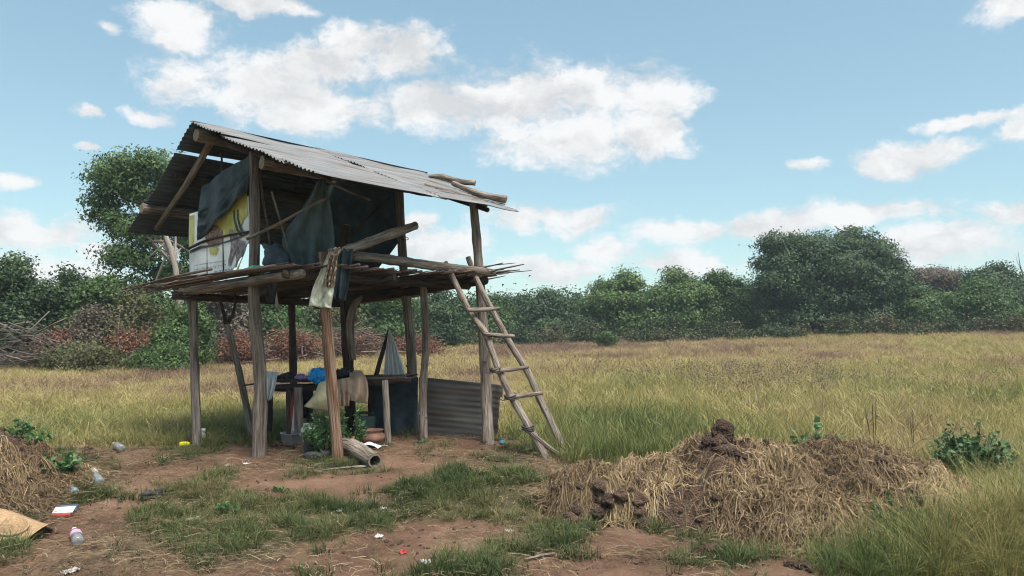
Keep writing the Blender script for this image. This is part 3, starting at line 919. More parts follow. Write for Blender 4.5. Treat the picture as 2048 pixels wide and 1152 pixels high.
def tree(name, label, px, py_top, d, wpx, m, seed, py_base=None, lobes=None, group=None, cat='tree', size=.16, per=16, ncl=900, trunk=True, spread=.30, trunk_pts=None, bark='bark_far'):
    """one tree with trunk, limbs and a leafy crown; lobes in units of (half width, half width, height)"""
    rs = np.random.RandomState(seed); rr = random.Random(seed)
    top = P(px, py_top, d)
    x = top.x; z0 = Tz(x, d)
    h = top.z - z0
    hw = wpx / FPX * d / 2
    root = thing(name, label, cat, (x, d, z0), group)
    if lobes is None:
        lobes = []
        for q in range(rr.randint(13, 17)):
            a = rr.uniform(0, 6.283); rad = rr.uniform(.2, .80); zz = rr.uniform(.30, .90) * (1 - .35 * rad ** 2)
            lobes.append((rad * math.cos(a), rad * math.sin(a) * .8, zz, rr.uniform(.18, .34), rr.uniform(.18, .34), rr.uniform(.07, .15)))
        lobes.append((rr.uniform(-.3, .3), 0, .88, .24, .24, .12)); lobes.append((-.1, 0, .5, .6, .5, .3)); lobes.append((.1, -.2, .28, .75, .5, .24))
    LB = [(a * hw, b * hw, c * h, e * hw, f * hw, g * h) for a, b, c, e, f, g in lobes]
    cc, od = crown_centers(LB, ncl, rs, dirs=True)
    kk = cc[:, 2] > .12 * h * rs.rand(len(cc)); cc, od = cc[kk], od[kk]
    sp = spread
    v, t = leaf_cloud(cc, int(per * 2.0), (sp, sp, sp * .65), size * .68, rs, aspect=.8, tri=True, out=od)
    leaf_object('crown', v, t, m, root)
    if trunk:
        mb = MB()
        tr = trunk_pts or [(0, 0, -.2), (rr.uniform(-.1, .1), 0, h * .3), (rr.uniform(-.3, .3), 0, h * .6)]
        r0 = max(.07, h * .022) * (.62 if bark == 'bark_pale' else 1)
        mb.tube(tr, [r0 * 1.25, r0, r0 * .6], 8, .1, sub=4, seed=seed)
        for l in LB:
            s0 = Vector(tr[1]).lerp(Vector(tr[-1]), rr.uniform(0, 1)) if True else None
            e = Vector(l[:3])
            mid = s0.lerp(e, .5) + Vector((rr.uniform(-.2, .2), rr.uniform(-.2, .2), rr.uniform(0, .3)))
            mb.tube([s0, mid, e], [r0 * .5, r0 * .35, r0 * .15], 5, .1, sub=3, seed=seed)
            for w in range(4):
                e2 = e + Vector((rr.uniform(-1, 1) * l[3], rr.uniform(-1, 1) * l[4], rr.uniform(-.5, 1) * l[5])) * .85
                mb.tube([mid.lerp(e, .6), e.lerp(e2, .5), e2], [r0 * .2, r0 * .13, r0 * .05], 4, .1, seed=seed)
        o = mb.build('trunk', M[bark])
        o.parent = root
    return root


def make_trees():
    # the tall tree behind the hut: two heavy tiers of foliage, a pale leaning stem
    d = 32.0
    tree('tall_tree', 'tall tree with two tiers of foliage rising behind the hut roof', 278, 300, d, 222, M['leaf_mid'], 4, size=.105, per=17, ncl=1150, spread=.22,
         lobes=[(-.52, 0, .86, .42, .5, .085), (-.1, 0, .91, .48, .5, .085), (.35, .1, .92, .45, .5, .075), (-.66, 0, .76, .28, .4, .06), (0, .1, .81, .6, .6, .06),
                (.5, .5, .80, .5, .5, .09), (-.35, 0, .66, .33, .5, .05), (.1, 0, .62, .5, .5, .07), (.62, .8, .60, .35, .4, .07), (-.1, 0, .50, .55, .5, .06), (.35, .7, .44, .5, .5, .07),
                (-.62, 0, .70, .30, .3, .04), (-.3, .1, .36, .55, .5, .07), (.75, .7, .52, .25, .3, .04), (-.75, 0, .30, .4, .4, .07), (.2, 0, .25, .7, .5, .09)],
         trunk_pts=[(2.2, 0, -.2), (1.85, -.4, 4.2), (1.0, -.4, 6.3)], bark='bark_pale')
    tree('dark_tree', 'dark bushy tree with an open top at the left edge of the photo', 40, 508, 30, 150, M['leaf_dark'], 12, size=.10, ncl=1100, spread=.26)
    tree('dark_tree', 'dark tree with see-through crown between the left edge and the tall tree', 128, 528, 31, 105, M['leaf_dark'], 13, size=.10, ncl=800, spread=.25)
    tree('dark_tree', 'dark green tree at the foot of the tall tree, left of it', 205, 556, 30, 110, M['leaf_mid'], 14, size=.10, ncl=800, spread=.25)
    tree('dark_tree', 'dark tree crowded behind the left edge tree', -60, 520, 31, 170, M['leaf_dark'], 15, size=.10, ncl=800, spread=.26)
    tree('round_bush', 'rounded green bush between hut post and tall tree', 372, 612, 28, 110, M['leaf_mid'], 16, size=.085, ncl=900, spread=.22, cat='bush', trunk=False)
    tree('dry_bush', 'olive half-dry bush under the tall tree', 262, 588, 29, 130, M['leaf_dry'], 17, size=.085, ncl=900, spread=.22, cat='bush')
    tree('dry_bush', 'grey twiggy bush below the dark trees at the left', 190, 612, 28.5, 120, M['leaf_grey'], 18, size=.07, ncl=700, spread=.22, cat='bush')
    tree('low_bush', 'low olive bush in front of the red withered branches', 175, 690, 27, 210, M['leaf_dry'], 19, size=.07, ncl=900, spread=.2, cat='bush', trunk=False)
    tree('low_bush', 'low green bush at the field edge left of the first hut post', 330, 690, 26.6, 130, M['leaf_mid'], 20, size=.07, ncl=700, spread=.2, cat='bush', trunk=False)
    # behind the hut
    tree('shade_tree', 'grey-green tree behind the leaning pole under the platform', 440, 560, 36, 150, M['leaf_grey'], 21, size=.10, ncl=800)
    tree('shade_tree', 'green tree seen under the platform between two posts', 560, 572, 40, 150, M['leaf_mid'], 22, size=.11, ncl=800)
    tree('shade_tree', 'olive tree seen under the platform behind the front corner post', 650, 580, 44, 140, M['leaf_dry'], 23, size=.11, ncl=800)
    tree('shade_tree', 'green tree behind the middle post and hanging net', 760, 566, 48, 170, M['leaf_mid'], 24, size=.12, ncl=900)
    tree('shade_tree', 'dark tree behind the twin posts under the platform', 870, 576, 54, 150, M['leaf_dark'], 25, size=.13, ncl=800)
    # middle distance
    tree('far_tree', 'far tree with level top right of the ladder', 985, 590, 70, 120, M['leaf_mid'], 26, size=.17, ncl=700, spread=.4)
    tree('far_tree', 'far pointed tree between ladder and light green bushes', 1098, 577, 72, 130, M['leaf_dark'], 27, size=.17, ncl=700, spread=.4)
    tree('far_tree', 'far tree dipping low between the level and the pointed tree', 1040, 592, 76, 130, M['leaf_dark'], 28, size=.17, ncl=700, spread=.4)
    tree('light_tree', 'light green rounded tree left of the middle of the treeline', 1235, 536, 66, 150, M['leaf_light'], 29, size=.16, ncl=1200, spread=.36)
    tree('light_tree', 'broad light green tree with loose top in the middle of the treeline', 1345, 536, 66, 160, M['leaf_light'], 30, size=.16, ncl=1200, spread=.36)
    tree('light_tree', 'light green tree with dark right flank beside the gap to the big dark tree', 1425, 540, 67, 120, M['leaf_mid'], 31, size=.16, ncl=900, spread=.36)
    tree('small_tree', 'small sparse tree in the gap left of the big dark tree', 1482, 556, 66, 90, M['leaf_mid'], 32, size=.15, ncl=500, spread=.34)
    tree('big_dark_tree', 'big dark spreading tree, the tallest on the right of the field', 1655, 457, 62, 300, M['leaf_dark'], 33, size=.15, per=18, ncl=3000, spread=.36,
         lobes=[(-.72, 0, .86, .22, .3, .09), (-.84, 0, .66, .18, .3, .06), (-.40, 0, .86, .24, .3, .08), (-.12, 0, .84, .24, .3, .10), (.12, -.2, .82, .22, .3, .08), (.36, 0, .92, .24, .3, .08), (.62, 0, .82, .22, .3, .10), (.45, -.3, .76, .2, .2, .08), (-.32, -.25, .73, .30, .3, .13), (.18, -.25, .71, .30, .3, .13), (.62, -.2, .68, .25, .3, .13), (-.62, -.1, .72, .22, .3, .11),
                (.80, 0, .58, .22, .3, .12), (-.5, -.2, .58, .42, .4, .16), (.1, -.2, .58, .5, .5, .18), (.55, -.2, .48, .48, .4, .20), (-.7, -.2, .45, .35, .4, .15), (-.6, 0, .34, .4, .4, .16), (-.1, -.1, .34, .6, .5, .18),
                (.5, -.1, .26, .5, .4, .16), (-.4, -.2, .16, .5, .4, .12), (.2, -.2, .14, .6, .4, .12)])
    tree('umbrella_tree', 'grey-brown flat domed tree right of the big dark tree', 1862, 538, 72, 120, M['leaf_grey'], 34, size=.14, ncl=600, spread=.36,
         lobes=[(0, 0, .86, .9, .8, .13), (-.4, 0, .74, .5, .6, .12), (.4, 0, .74, .5, .6, .12)])
    tree('dark_crown_tree', 'dark tree topping the bushes at the right edge', 1985, 524, 66, 140, M['leaf_dark'], 35, size=.16, ncl=1000, spread=.38)
    tree('broad_bush', 'broad mid-green bush below the domed tree', 1850, 572, 60, 170, M['leaf_mid'], 36, size=.14, ncl=1100, spread=.33, cat='bush')
    tree('broad_bush', 'light green broad bush in front of the right edge trees', 1968, 560, 58, 170, M['leaf_mid'], 37, size=.14, ncl=1100, spread=.33, cat='bush')
    tree('broad_bush', 'dark broad bush cut by the right edge of the photo', 2075, 545, 60, 160, M['leaf_dark'], 38, size=.14, ncl=900, spread=.33, cat='bush')
    tree('lone_bush', 'small lone bush standing out in the field before the treeline', 1212, 662, 52, 44, M['leaf_mid'], 39, size=.08, ncl=160, spread=.14, cat='bush', trunk=False)
    # a bare forked sapling poking out at the right edge
    mb = MB(); p0 = P(2048, 560, 70)
    mb.tube([p0, P(2040, 530, 70), P(2036, 503, 70)], [.06, .04, .015], 5, .1); mb.tube([P(2042, 540, 70), P(2034, 522, 70), P(2031, 508, 70)], [.03, .02, .01], 4, .1)
    tag(mb.build('bare_branch', M['bark_far'], loc=p0), 'bare twig poking above the trees at the right edge', 'branch')
    # the wood behind: one mass that nobody could count
    rs = np.random.RandomState(77)
    V, TT = [], []
    for px in np.arange(-420, 2500, 30):
        for q in range(2):
            dd = np.interp(px, [-400, 0, 370, 680, 950, 1100, 2048, 2500], [33, 33, 36, 46, 74, 80, 74, 74]) + rs.uniform(-2, 5)
            pt = np.interp(px, [-420, 0, 160, 380, 560, 960, 1180, 1450, 1800, 2048, 2500], [560, 570, 590, 600, 600, 604, 596, 585, 590, 565, 560]) + rs.uniform(-8, 14)
            top = P(float(px + rs.uniform(-15, 15)), float(pt), float(dd))
            z0 = Tz(top.x, dd); h = top.z - z0
            hw = max(1.6, 34 / FPX * dd)
            cc = crown_centers([(top.x, dd, z0 + .68 * h, hw, 1.4, .34 * h), (top.x, dd - .8, z0 + .3 * h, hw, 1.2, .32 * h)], 150, rs, .3, True); cc, od = cc
            sz = .0030 * dd
            v, t = leaf_cloud(cc, 16, (.009 * dd,) * 3, sz * .75, rs, aspect=.8, tri=True, out=od)
            V.append(v); TT.append(np.clip(t + rs.normal(0, .16), 0, 1))
    o = leaf_object('woodland', np.concatenate(V), np.concatenate(TT), M['leaf_dark'])
    tag(o, 'dark wooded thicket running behind the single trees', 'woodland', kind='stuff')
    V, TT = [], []
    for px in np.arange(-300, 2350, 22):                 # scrub along the foot of the wood
        dd = np.interp(px, [-300, 0, 370, 680, 950, 1100, 1500, 2048, 2350], [27.5, 28, 29, 39, 60, 62, 57, 54, 54]) + rs.uniform(-1.5, 2)
        if rs.rand() < .25: continue
        x = (px - CX) / FPX * dd; z0 = Tz(x, dd); h = (.008 + .030 * rs.rand() ** 2) * dd
        cc = crown_centers([(x, dd, z0 + .4 * h, .016 * dd, .8, .6 * h)], 90, rs, .2)
        v, t = leaf_cloud(cc, 14, (.005 * dd,) * 3, .0017 * dd, rs, aspect=.8, tri=True)
        V.append(v); TT.append(np.clip(t + rs.normal(.0, .2), 0, 1))
    o = leaf_object('edge_scrub', np.concatenate(V), np.concatenate(TT), M['leaf_scrub'])
    tag(o, 'low olive scrub along the far edge of the field', 'scrub', kind='stuff')


make_trees()


def brush_pile(label, px0, px1, py_top, py_base, d, n, leaves, seed):
    rr = random.Random(seed); rs = np.random.RandomState(seed)
    a, b = P(px0, py_base, d), P(px1, py_base, d)
    z0 = Tz((a.x + b.x) / 2, d); h = P(px0, py_top, d).z - z0
    root = thing('brush_pile', label, 'brush', ((a.x + b.x) / 2, d, z0), 'cut branches piled along the wood')
    mb = MB(); wid = b.x - a.x
    for k in range(n):
        x = rr.uniform(-wid / 2, wid / 2); y = rr.uniform(-.8, .8); env = math.sqrt(max(.05, 1 - (2 * x / wid) ** 2))
        z = rr.uniform(.05, .9) * h * env
        an = rr.gauss(0, .5); el = rr.gauss(.05, .35); L = rr.uniform(.5, 2.0)
        dv = Vector((math.cos(an) * math.cos(el), math.sin(an), math.sin(el))) * L / 2
        if rr.random() < .5: dv.x *= -1
        c = Vector((x, y, max(.1, z)))
        md = c + Vector((rr.uniform(-.1, .1), rr.uniform(-.1, .1), rr.uniform(-.1, .15)))
        r0 = rr.choice([.009, .012, .018, .032])
        mb.tube([c - dv, md, c + dv], [r0, r0 * .8, r0 * .35], 4, .1, sub=2, seed=k)
    o = mb.build('branches', M['bush_stick']); o.parent = root; o['kind'] = 'stuff'
    if leaves:
        m, ncl = leaves
        cc = crown_centers([(0, 0, h * .4, wid * .5, .8, h * .5)], ncl, rs, .3)
        cc[:, 2] = np.abs(cc[:, 2])
        v, t = leaf_cloud(cc, 12, (.2, .2, .12), .055, rs)
        o = leaf_object('withered_leaves', v, t, m, root); o['kind'] = 'stuff'


brush_pile('bare grey cut branches heaped at the left edge of the field', -40, 130, 640, 742, 27.2, 190, None, 1)
brush_pile('withered reddish brush pile below the dark trees at far left', 70, 190, 648, 725, 28.0, 60, (M['leaf_red'], 300), 2)
brush_pile('withered red brush pile between tall tree and first hut post', 210, 350, 652, 715, 27.8, 90, (M['leaf_red'], 420), 3)
brush_pile('small withered brush pile behind the leaning pole', 440, 520, 655, 712, 31, 60, (M['leaf_red'], 260), 4)
brush_pile('large rust-red brush pile seen under the platform left of the front corner post', 525, 640, 652, 712, 33, 110, (M['leaf_red'], 460), 5)
brush_pile('heap of pale tangled branches behind the table and middle post', 640, 770, 650, 712, 36, 240, (M['leaf_red'], 160), 6)
brush_pile('withered brush behind the hanging net and twin posts', 780, 890, 668, 708, 40, 80, (M['leaf_red'], 300), 7)
for lab, pts, d, r0 in (('pale dead branch lying at the field edge left of the first post', [(238, 726), (262, 712), (282, 706)], 26.6, .035),
                        ('thin bare sapling standing before the red brush pile', [(243, 706), (236, 680), (238, 640), (241, 622)], 27.0, .016),
                        ('long pale branch lying behind the middle posts', [(538, 690), (570, 705), (620, 712), (660, 706)], 34, .045),
                        ('straight pale pole lying on the field right of the middle post', [(722, 704), (770, 703), (815, 704)], 35, .05),
                        ('crooked bare branch reaching out right of the middle post', [(706, 652), (730, 640), (745, 638), (757, 646)], 30, .02),
                        ('bare forked branch standing between leaning pole and front post', [(452, 645), (470, 638), (482, 632), (492, 640), (498, 655)], 29, .022),
                        ('dry stalk lying across the field at the left', [(30, 845), (70, 838), (100, 832)], 12.2, .012)):
    mb = MB(); q = [P(px, py, d + .05 * i) for i, (px, py) in enumerate(pts)]
    mb.tube(q, [r0 * (1 - .6 * i / (len(q) - 1)) for i in range(len(q))], 6, .1, sub=4)
    tag(mb.build('dead_branch', M['wood_pale'], loc=q[0]), lab, 'branch', 'dead branches lying about')

# ------------------------------------------------------------------ the hut on stilts
HO = Vector((-4.09, 9.6, 0)); HR = Vector((.632, .775, 0)); HG = Vector((.775, -.632, 0))
ZR = 4.22


def H(g, r, z):
    """hut frame: g across the gable (towards the camera on the right), r along the ridge"""
    q = HO + HG * g + HR * r
    return Vector((q.x, q.y, z))


hut = thing('stilt_hut', 'rough pole hut on stilts with corrugated tin roof and stick platform', 'hut', (-2.5, 9.9, Tz(-2.5, 9.9)))


def log(name, pts, rad, m, parent=hut, seg=12, rough=.075, sub=6, cut=None, knots=0):
    mb = MB().tube(pts, rad, seg, rough, sub=sub)
    if knots:
        rr = random.Random(str(pts[0]))
        for _ in range(knots):
            i = rr.randrange(len(pts) - 1); c = Vector(pts[i]).lerp(Vector(pts[i + 1]), rr.random())
            rd = (rad if not isinstance(rad, (list, tuple)) else rad[i])
            a = Vector((rr.uniform(-1, 1), rr.uniform(-1, -.2), rr.uniform(-.6, .6))).normalized()
            mb.tube([c, c + a * rd * 1.2], [rd * .35, rd * .2], 6, .15)
    o = mb.build(name, M[m], parent)
    if cut:
        ends = ((pts[0], pts[1], rad[0] if isinstance(rad, (list, tuple)) else rad), (pts[-1], pts[-2], rad[-1] if isinstance(rad, (list, tuple)) else rad))
        for w in cut:
            e, b_, rd = ends[w]
            ax = (Vector(e) - Vector(b_)).normalized()
            MB().tube([Vector(e) - ax * .004, Vector(e) + ax * .004], rd * .93, seg, .03).build('cut_end', M['cut'], o, smooth=False)
    return o


def post(base, tops, r0, r1, m='wood', **k):
    r0, r1 = r0 * .78, r1 * .78
    p = GP(*base)
    pts = [Vector((p.x, p.y, p.z - .25)), p] + [P(px, py, d) for px, py, d in tops]
    n = len(pts)
    return log('post', pts, [r0 * 1.04] + [r0 + (r1 - r0) * i / (n - 2) for i in range(n - 1)], m, **k)


post((394, 893), [(389, 740, 10.05), (385, 588, 10.1)], .074, .072)
post((518, 914), [(520, 760, 9.24), (508, 600, 9.25), (510, 450, 9.25), (507, 305, 9.25)], .112, .072, knots=4)
post((676, 920), [(664, 780, 9.0), (656, 680, 8.97), (650, 600, 8.95), (645, 505, 8.95)], .092, .080, 'wood_red', knots=3)
post((505, 884), [(490, 800, 10.35), (475, 730, 10.35), (458, 665, 10.4), (450, 640, 10.4)], .062, .050, 'wood')
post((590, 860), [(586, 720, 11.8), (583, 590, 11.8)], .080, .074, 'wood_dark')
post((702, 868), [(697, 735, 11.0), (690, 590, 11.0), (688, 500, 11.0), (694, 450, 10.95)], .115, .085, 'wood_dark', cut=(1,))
post((828, 866), [(822, 700, 11.4), (815, 620, 11.35), (807, 540, 11.35), (798, 376, 11.35)], .105, .082, knots=4)
post((848, 881), [(846, 790, 10.6), (852, 690, 10.58), (851, 640, 10.55), (845, 545, 10.55)], .076, .066, 'wood_pale', knots=3)
post((977, 888), [(973, 800, 10.4), (966, 650, 10.4), (955, 500, 10.4), (946, 398, 10.4)], .098, .074, 'wood_pale', knots=3)
# forks and props
log('fork', [P(706, 720, 10.9), P(700, 665, 10.85), (P(703, 625, 10.8)), P(714, 603, 10.75), P(724, 592, 10.75)], [.045, .06, .06, .045, .02], 'wood')
log('fork', [P(452, 648, 10.38), P(446, 620, 10.35), P(437, 592, 10.3)], [.03, .022, .014], 'wood_dark')
log('fork', [P(454, 650, 10.42), P(468, 622, 10.4), P(470, 588, 10.35)], [.03, .02, .012], 'wood_dark')


def zfloor(g, r):
    return 2.13 + .045 * (g + 1.6) - .025 * r * (2.0 - g) / 3.0


# beams
log('beam', [H(-.52, .12, zfloor(-.52, .1) - .10), H(-.2, .15, zfloor(-.2, .1) - .10), H(.9, .17, zfloor(.9, .2) - .09), H(2.05, .2, zfloor(2, .2) - .08)], [.058, .060, .058, .052], 'wood', cut=(0,), knots=3)
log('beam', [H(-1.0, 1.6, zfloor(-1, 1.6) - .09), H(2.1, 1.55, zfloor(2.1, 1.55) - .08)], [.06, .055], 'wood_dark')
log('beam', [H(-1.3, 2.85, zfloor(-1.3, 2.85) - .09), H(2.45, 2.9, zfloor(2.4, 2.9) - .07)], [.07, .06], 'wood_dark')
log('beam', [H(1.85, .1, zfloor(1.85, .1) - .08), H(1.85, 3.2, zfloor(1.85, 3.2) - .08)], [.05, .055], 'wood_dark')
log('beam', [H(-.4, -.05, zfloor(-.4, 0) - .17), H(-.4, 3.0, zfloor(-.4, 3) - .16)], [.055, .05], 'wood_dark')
log('edge_pole', [P(703, 511, 9.2), P(780, 520, 9.55), P(860, 531, 9.95), P(990, 546, 10.3)], [.062, .066, .062, .05], 'wood_pale', cut=(0,), knots=2)
log('rail_log', [P(688, 500, 8.98), P(730, 487, 9.2), P(775, 470, 9.5), P(831, 451, 9.9)], [.046, .060, .066, .055], 'wood_pale', cut=(1,), knots=6)
# the platform: sticks laid across the beams, ragged ends
rr = random.Random(21)
for k in range(78):
    r = -.02 + 3.12 * k / 77 + rr.uniform(-.02, .02)
    g0 = rr.uniform(-1.75, -1.15); g1 = (2.05 + .35 * r / 3.1) + rr.uniform(-.25, .22)
    rad = rr.uniform(.011, .024); lift = rr.uniform(.0, .03)
    dr = rr.uniform(-.10, .10); bow = rr.uniform(-.03, .03)
    pts = [H(g0 + (g1 - g0) * t, r + dr * (t - .5) + bow * math.sin(t * 3.1), zfloor(g0 + (g1 - g0) * t, r) + lift + rr.uniform(-.008, .008)) for t in (0, .3, .65, 1)]
    if k % 2: pts.reverse()
    MB().tube(pts, [rad, rad * .95, rad * .8, rad * .45], 6, .08, sub=2).build('floor_stick', M['stick'], hut)
for k in range(26):      # loose longer sticks along the near gable edge and at the back
    if k < 15:
        r = rr.uniform(-.28, .35); g0 = rr.uniform(-2.0, -1.3); g1 = rr.uniform(.3, 1.2); zz = .0 + rr.uniform(0, .07); an = rr.uniform(-.12, .30)
    else:
        r = rr.uniform(2.9, 3.35); g0 = rr.uniform(.6, 1.6); g1 = rr.uniform(2.4, 3.0); zz = rr.uniform(-.02, .12); an = rr.uniform(-.25, .25)
    rad = rr.uniform(.009, .020)
    pts = [H(g0 + (g1 - g0) * t, r + an * (t - .5), zfloor(g0 + (g1 - g0) * t, max(r, 0)) + zz + rr.uniform(-.02, .03) - .10 * (1 - t) * (k < 15) * rr.random()) for t in (0, .35, .7, 1)]
    MB().tube(pts if k >= 15 else pts[::-1], [rad, rad, rad * .8, rad * .4], 6, .08, sub=3).build('loose_stick', M['stick' if k % 3 else 'wood_pale'], hut)
for k in range(9):       # sagging sticks at the far side, light behind them
    g0 = rr.uniform(-1.7, -1.2); r = rr.uniform(3.2, 3.9)
    pts = [H(g0 + 2.2 * t, r + rr.uniform(-.08, .08), 2.08 + rr.uniform(-.08, .10) + .08 * t) for t in (0, .5, 1)]
    MB().tube(pts, [.014, .012, .006], 5, .08, sub=3).build('loose_stick', M['wood_pale'], hut)

# lashings where the beams sit on the posts
for px, py, d, rd in ((386, 592, 10.1, .075), (509, 556, 9.25, .078), (806, 545, 11.35, .082), (956, 540, 10.4, .074), (846, 552, 10.55, .066), (648, 545, 8.95, .078)):
    c = P(px, py, d)
    for k in range(3):
        MB().tube([c + Vector((rd * math.cos(a), rd * math.sin(a), (k - 1) * .022 + .02 * math.sin(a + k))) for a in [i * .5236 for i in range(13)]], .008, 5, .1).build('lashing', M['binding'], hut)
# roof framing
zroof_f = lambda g: ZR - .37 * g          # underside of the front slope
zroof_b = lambda g: ZR + .635 * g         # back slope, g < 0
log('ridge_pole', [H(.0, .0, ZR - .13), H(0, 2, ZR - .12), H(0, 3.9, ZR - .13)], [.085, .08, .07], 'wood', cut=(0,))
log('purlin', [P(524, 325, 8.88), P(600, 337, 9.2), P(690, 352, 9.62)], [.085, .09, .075], 'wood', cut=(0, 1))
log('purlin', [P(655, 346, 9.5), P(760, 366, 10.05), P(864, 386, 10.55)], [.075, .075, .06], 'wood_dark', cut=(1,), knots=4)
log('purlin', [P(848, 374, 10.3), P(910, 390, 10.45), P(974, 408, 10.65)], [.06, .06, .05], 'wood', cut=(1,))
log('purlin', [H(-1.35, -.06, zroof_b(-1.35) - .10), H(-1.35, 1.0, zroof_b(-1.35) - .10), H(-1.35, 2.2, zroof_b(-1.35) - .10), H(-1.35, 3.6, zroof_b(-1.35) - .1)], [.07, .075, .07, .06], 'wood', cut=(0,))
log('purlin', [H(-.75, .1, zroof_b(-.75) - .08), H(-.75, 3.6, zroof_b(-.75) - .08)], [.055, .05], 'wood_dark')
log('rafter', [P(428, 272, 9.85), P(375, 365, 10.25), P(312, 458, 10.75)], [.045, .045, .035], 'wood')
log('rafter', [H(.1, .25, zroof_f(.1) - .15), H(1.0, .27, zroof_f(1.0) - .11), H(2.4, .3, zroof_f(2.4) - .08)], [.045, .045, .035], 'wood_dark')
log('rafter', [H(.1, 2.9, zroof_f(.1) - .15), H(1.0, 2.9, zroof_f(1.0) - .11), H(2.5, 2.88, zroof_f(2.5) - .08)], [.045, .045, .035], 'wood_dark')
log('rafter', [H(-.05, 2.9, ZR - .16), H(-1.85, 2.95, zroof_b(-1.85) - .06)], [.045, .035], 'wood_dark')
# thin uprights and cross sticks
for pts, r0, m in (([P(443, 305, 9.72), P(446, 430, 9.68), P(447, 548, 9.66)], .014, 'wood_dark'), ([P(411, 395, 9.86), P(415, 470, 9.85), P(415, 552, 9.84)], .014, 'wood_dark'),
                   ([P(518, 338, 9.5), P(529, 420, 9.45), P(533, 440, 9.45), P(540, 492, 9.4)], .017, 'wood'), ([P(543, 384, 9.3), P(560, 440, 9.25), P(588, 545, 9.2)], .015, 'wood'),
                   ([P(545, 555, 9.05), P(551, 590, 9.03), P(555, 617, 9.02)], .020, 'wood_pale'),
                   ([P(494, 478, 9.08), P(560, 446, 8.95), P(620, 413, 8.8), P(652, 397, 8.75)], .021, 'wood'), ([P(630, 350, 9.35), P(690, 380, 9.5), P(741, 400, 9.7)], .017, 'wood_pale'),
                   ([P(378, 497, 9.93), P(410, 482, 9.82), P(450, 472, 9.62), P(500, 463, 9.33)], .018, 'wood_dark'), ([P(700, 472, 11.1), P(780, 395, 11.3)], .016, 'wood_dark')):
    MB().tube(pts, [r0, r0] + [r0 * .8] * (len(pts) - 2), 7, .08, sub=4).build('lath', M[m], hut)


# corrugated roof sheets: corrugations run along the ridge
def sheet(name, p00, p10, p01, p11, W, Lr, mats, pitch=.076, amp=.011, seed=0, parent=hut, curl=.02, ragged=.03, along_v=True):
    """p00->p10 runs along the corrugations (length Lr), p00->p01 across them (width W)"""
    nv = max(8, int(W / pitch * 8)); nu = 10
    rr_ = random.Random(seed); ed = [rr_.uniform(-ragged, ragged) for _ in range(4)]
    nrm = (p10 - p00).cross(p01 - p00).normalized()
    if nrm.z < 0: nrm = -nrm

    def fn(u, v):
        uu_ = u
        if u < .01: uu_ = u - (ed[0] + (ed[1] - ed[0]) * v) / Lr
        if u > .99: uu_ = u + (ed[2] + (ed[3] - ed[2]) * v) / Lr
        q = p00.lerp(p10, uu_).lerp(p01.lerp(p11, uu_), v)
        w = amp * math.sin(v * W / pitch * 6.283) + curl * mnoise.noise(Vector((u * 2.2 + seed * 5, v * 1.5, seed))) + .004 * mnoise.noise(Vector((u * 14, v * 9, seed + 3)))
        return q + nrm * w
    mb = MB().grid(fn, nu, nv)
    mb.t = [(t[0] * Lr + seed * 7.3, t[1] * W + seed * 3.1, seed) for t in mb.t]
    o = mb.build(name, mats[0], parent)
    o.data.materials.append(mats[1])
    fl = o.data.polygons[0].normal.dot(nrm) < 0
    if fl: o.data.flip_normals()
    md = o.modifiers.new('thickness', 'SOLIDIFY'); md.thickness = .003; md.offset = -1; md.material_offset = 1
    return o


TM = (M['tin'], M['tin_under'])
# front slope: four rows down the slope (near end, far end along the ridge)
rows = [(-.02, .76, -.06, 4.02, .030), (.68, 1.46, -.02, 3.86, .018), (1.38, 2.10, -.10, 3.72, .010), (2.0, 2.64, -.04, 3.42, .0)]
for k, (g0, g1, ra, rb, up) in enumerate(rows):
    sag = .02 if k == 1 else (.015 if k == 2 else 0)
    for q, (r0, r1, dz) in enumerate(((ra, ra + 2.0, 0.0), (ra + 1.85, rb, .008))):
        sheet('roof_sheet', H(g0, r0, zroof_f(g0) + up - sag * (q == 0) + dz), H(g0, r1, zroof_f(g0) + up + dz), H(g1, r0, zroof_f(g1) + up - sag * (q == 0) - .012 + dz),
              H(g1, r1, zroof_f(g1) + up - .012 + dz), math.hypot(g1 - g0, .37 * (g1 - g0)), r1 - r0, TM, seed=k * 2 + q, curl=.03)
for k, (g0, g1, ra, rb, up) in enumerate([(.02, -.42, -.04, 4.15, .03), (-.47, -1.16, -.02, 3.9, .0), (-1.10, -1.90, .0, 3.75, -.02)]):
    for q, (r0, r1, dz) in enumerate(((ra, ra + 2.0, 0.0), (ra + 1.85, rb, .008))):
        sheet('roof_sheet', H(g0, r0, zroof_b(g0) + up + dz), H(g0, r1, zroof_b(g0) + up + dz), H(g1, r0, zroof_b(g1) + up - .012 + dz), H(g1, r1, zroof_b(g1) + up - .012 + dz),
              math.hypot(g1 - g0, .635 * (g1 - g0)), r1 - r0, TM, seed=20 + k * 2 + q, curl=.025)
# logs holding the tin down at the far end
log('weight_log', [P(858, 352, 11.3), P(885, 354, 11.2), P(912, 362, 11.1), P(950, 366, 11.05)], [.02, .05, .045, .04], 'wood_pale', cut=(1,))
log('weight_log', [P(905, 366, 10.9), P(960, 388, 10.75), P(1012, 399, 10.65)], [.035, .045, .05], 'wood_pale', cut=(1,))
# wire loop on the far post
MB().tube([P(800, 475, 11.25), P(812, 474, 11.2), P(817, 478, 11.2), P(812, 480, 11.2), P(803, 478, 11.25)], .006, 5, .05, sub=3).build('wire_loop', M['binding'], hut)


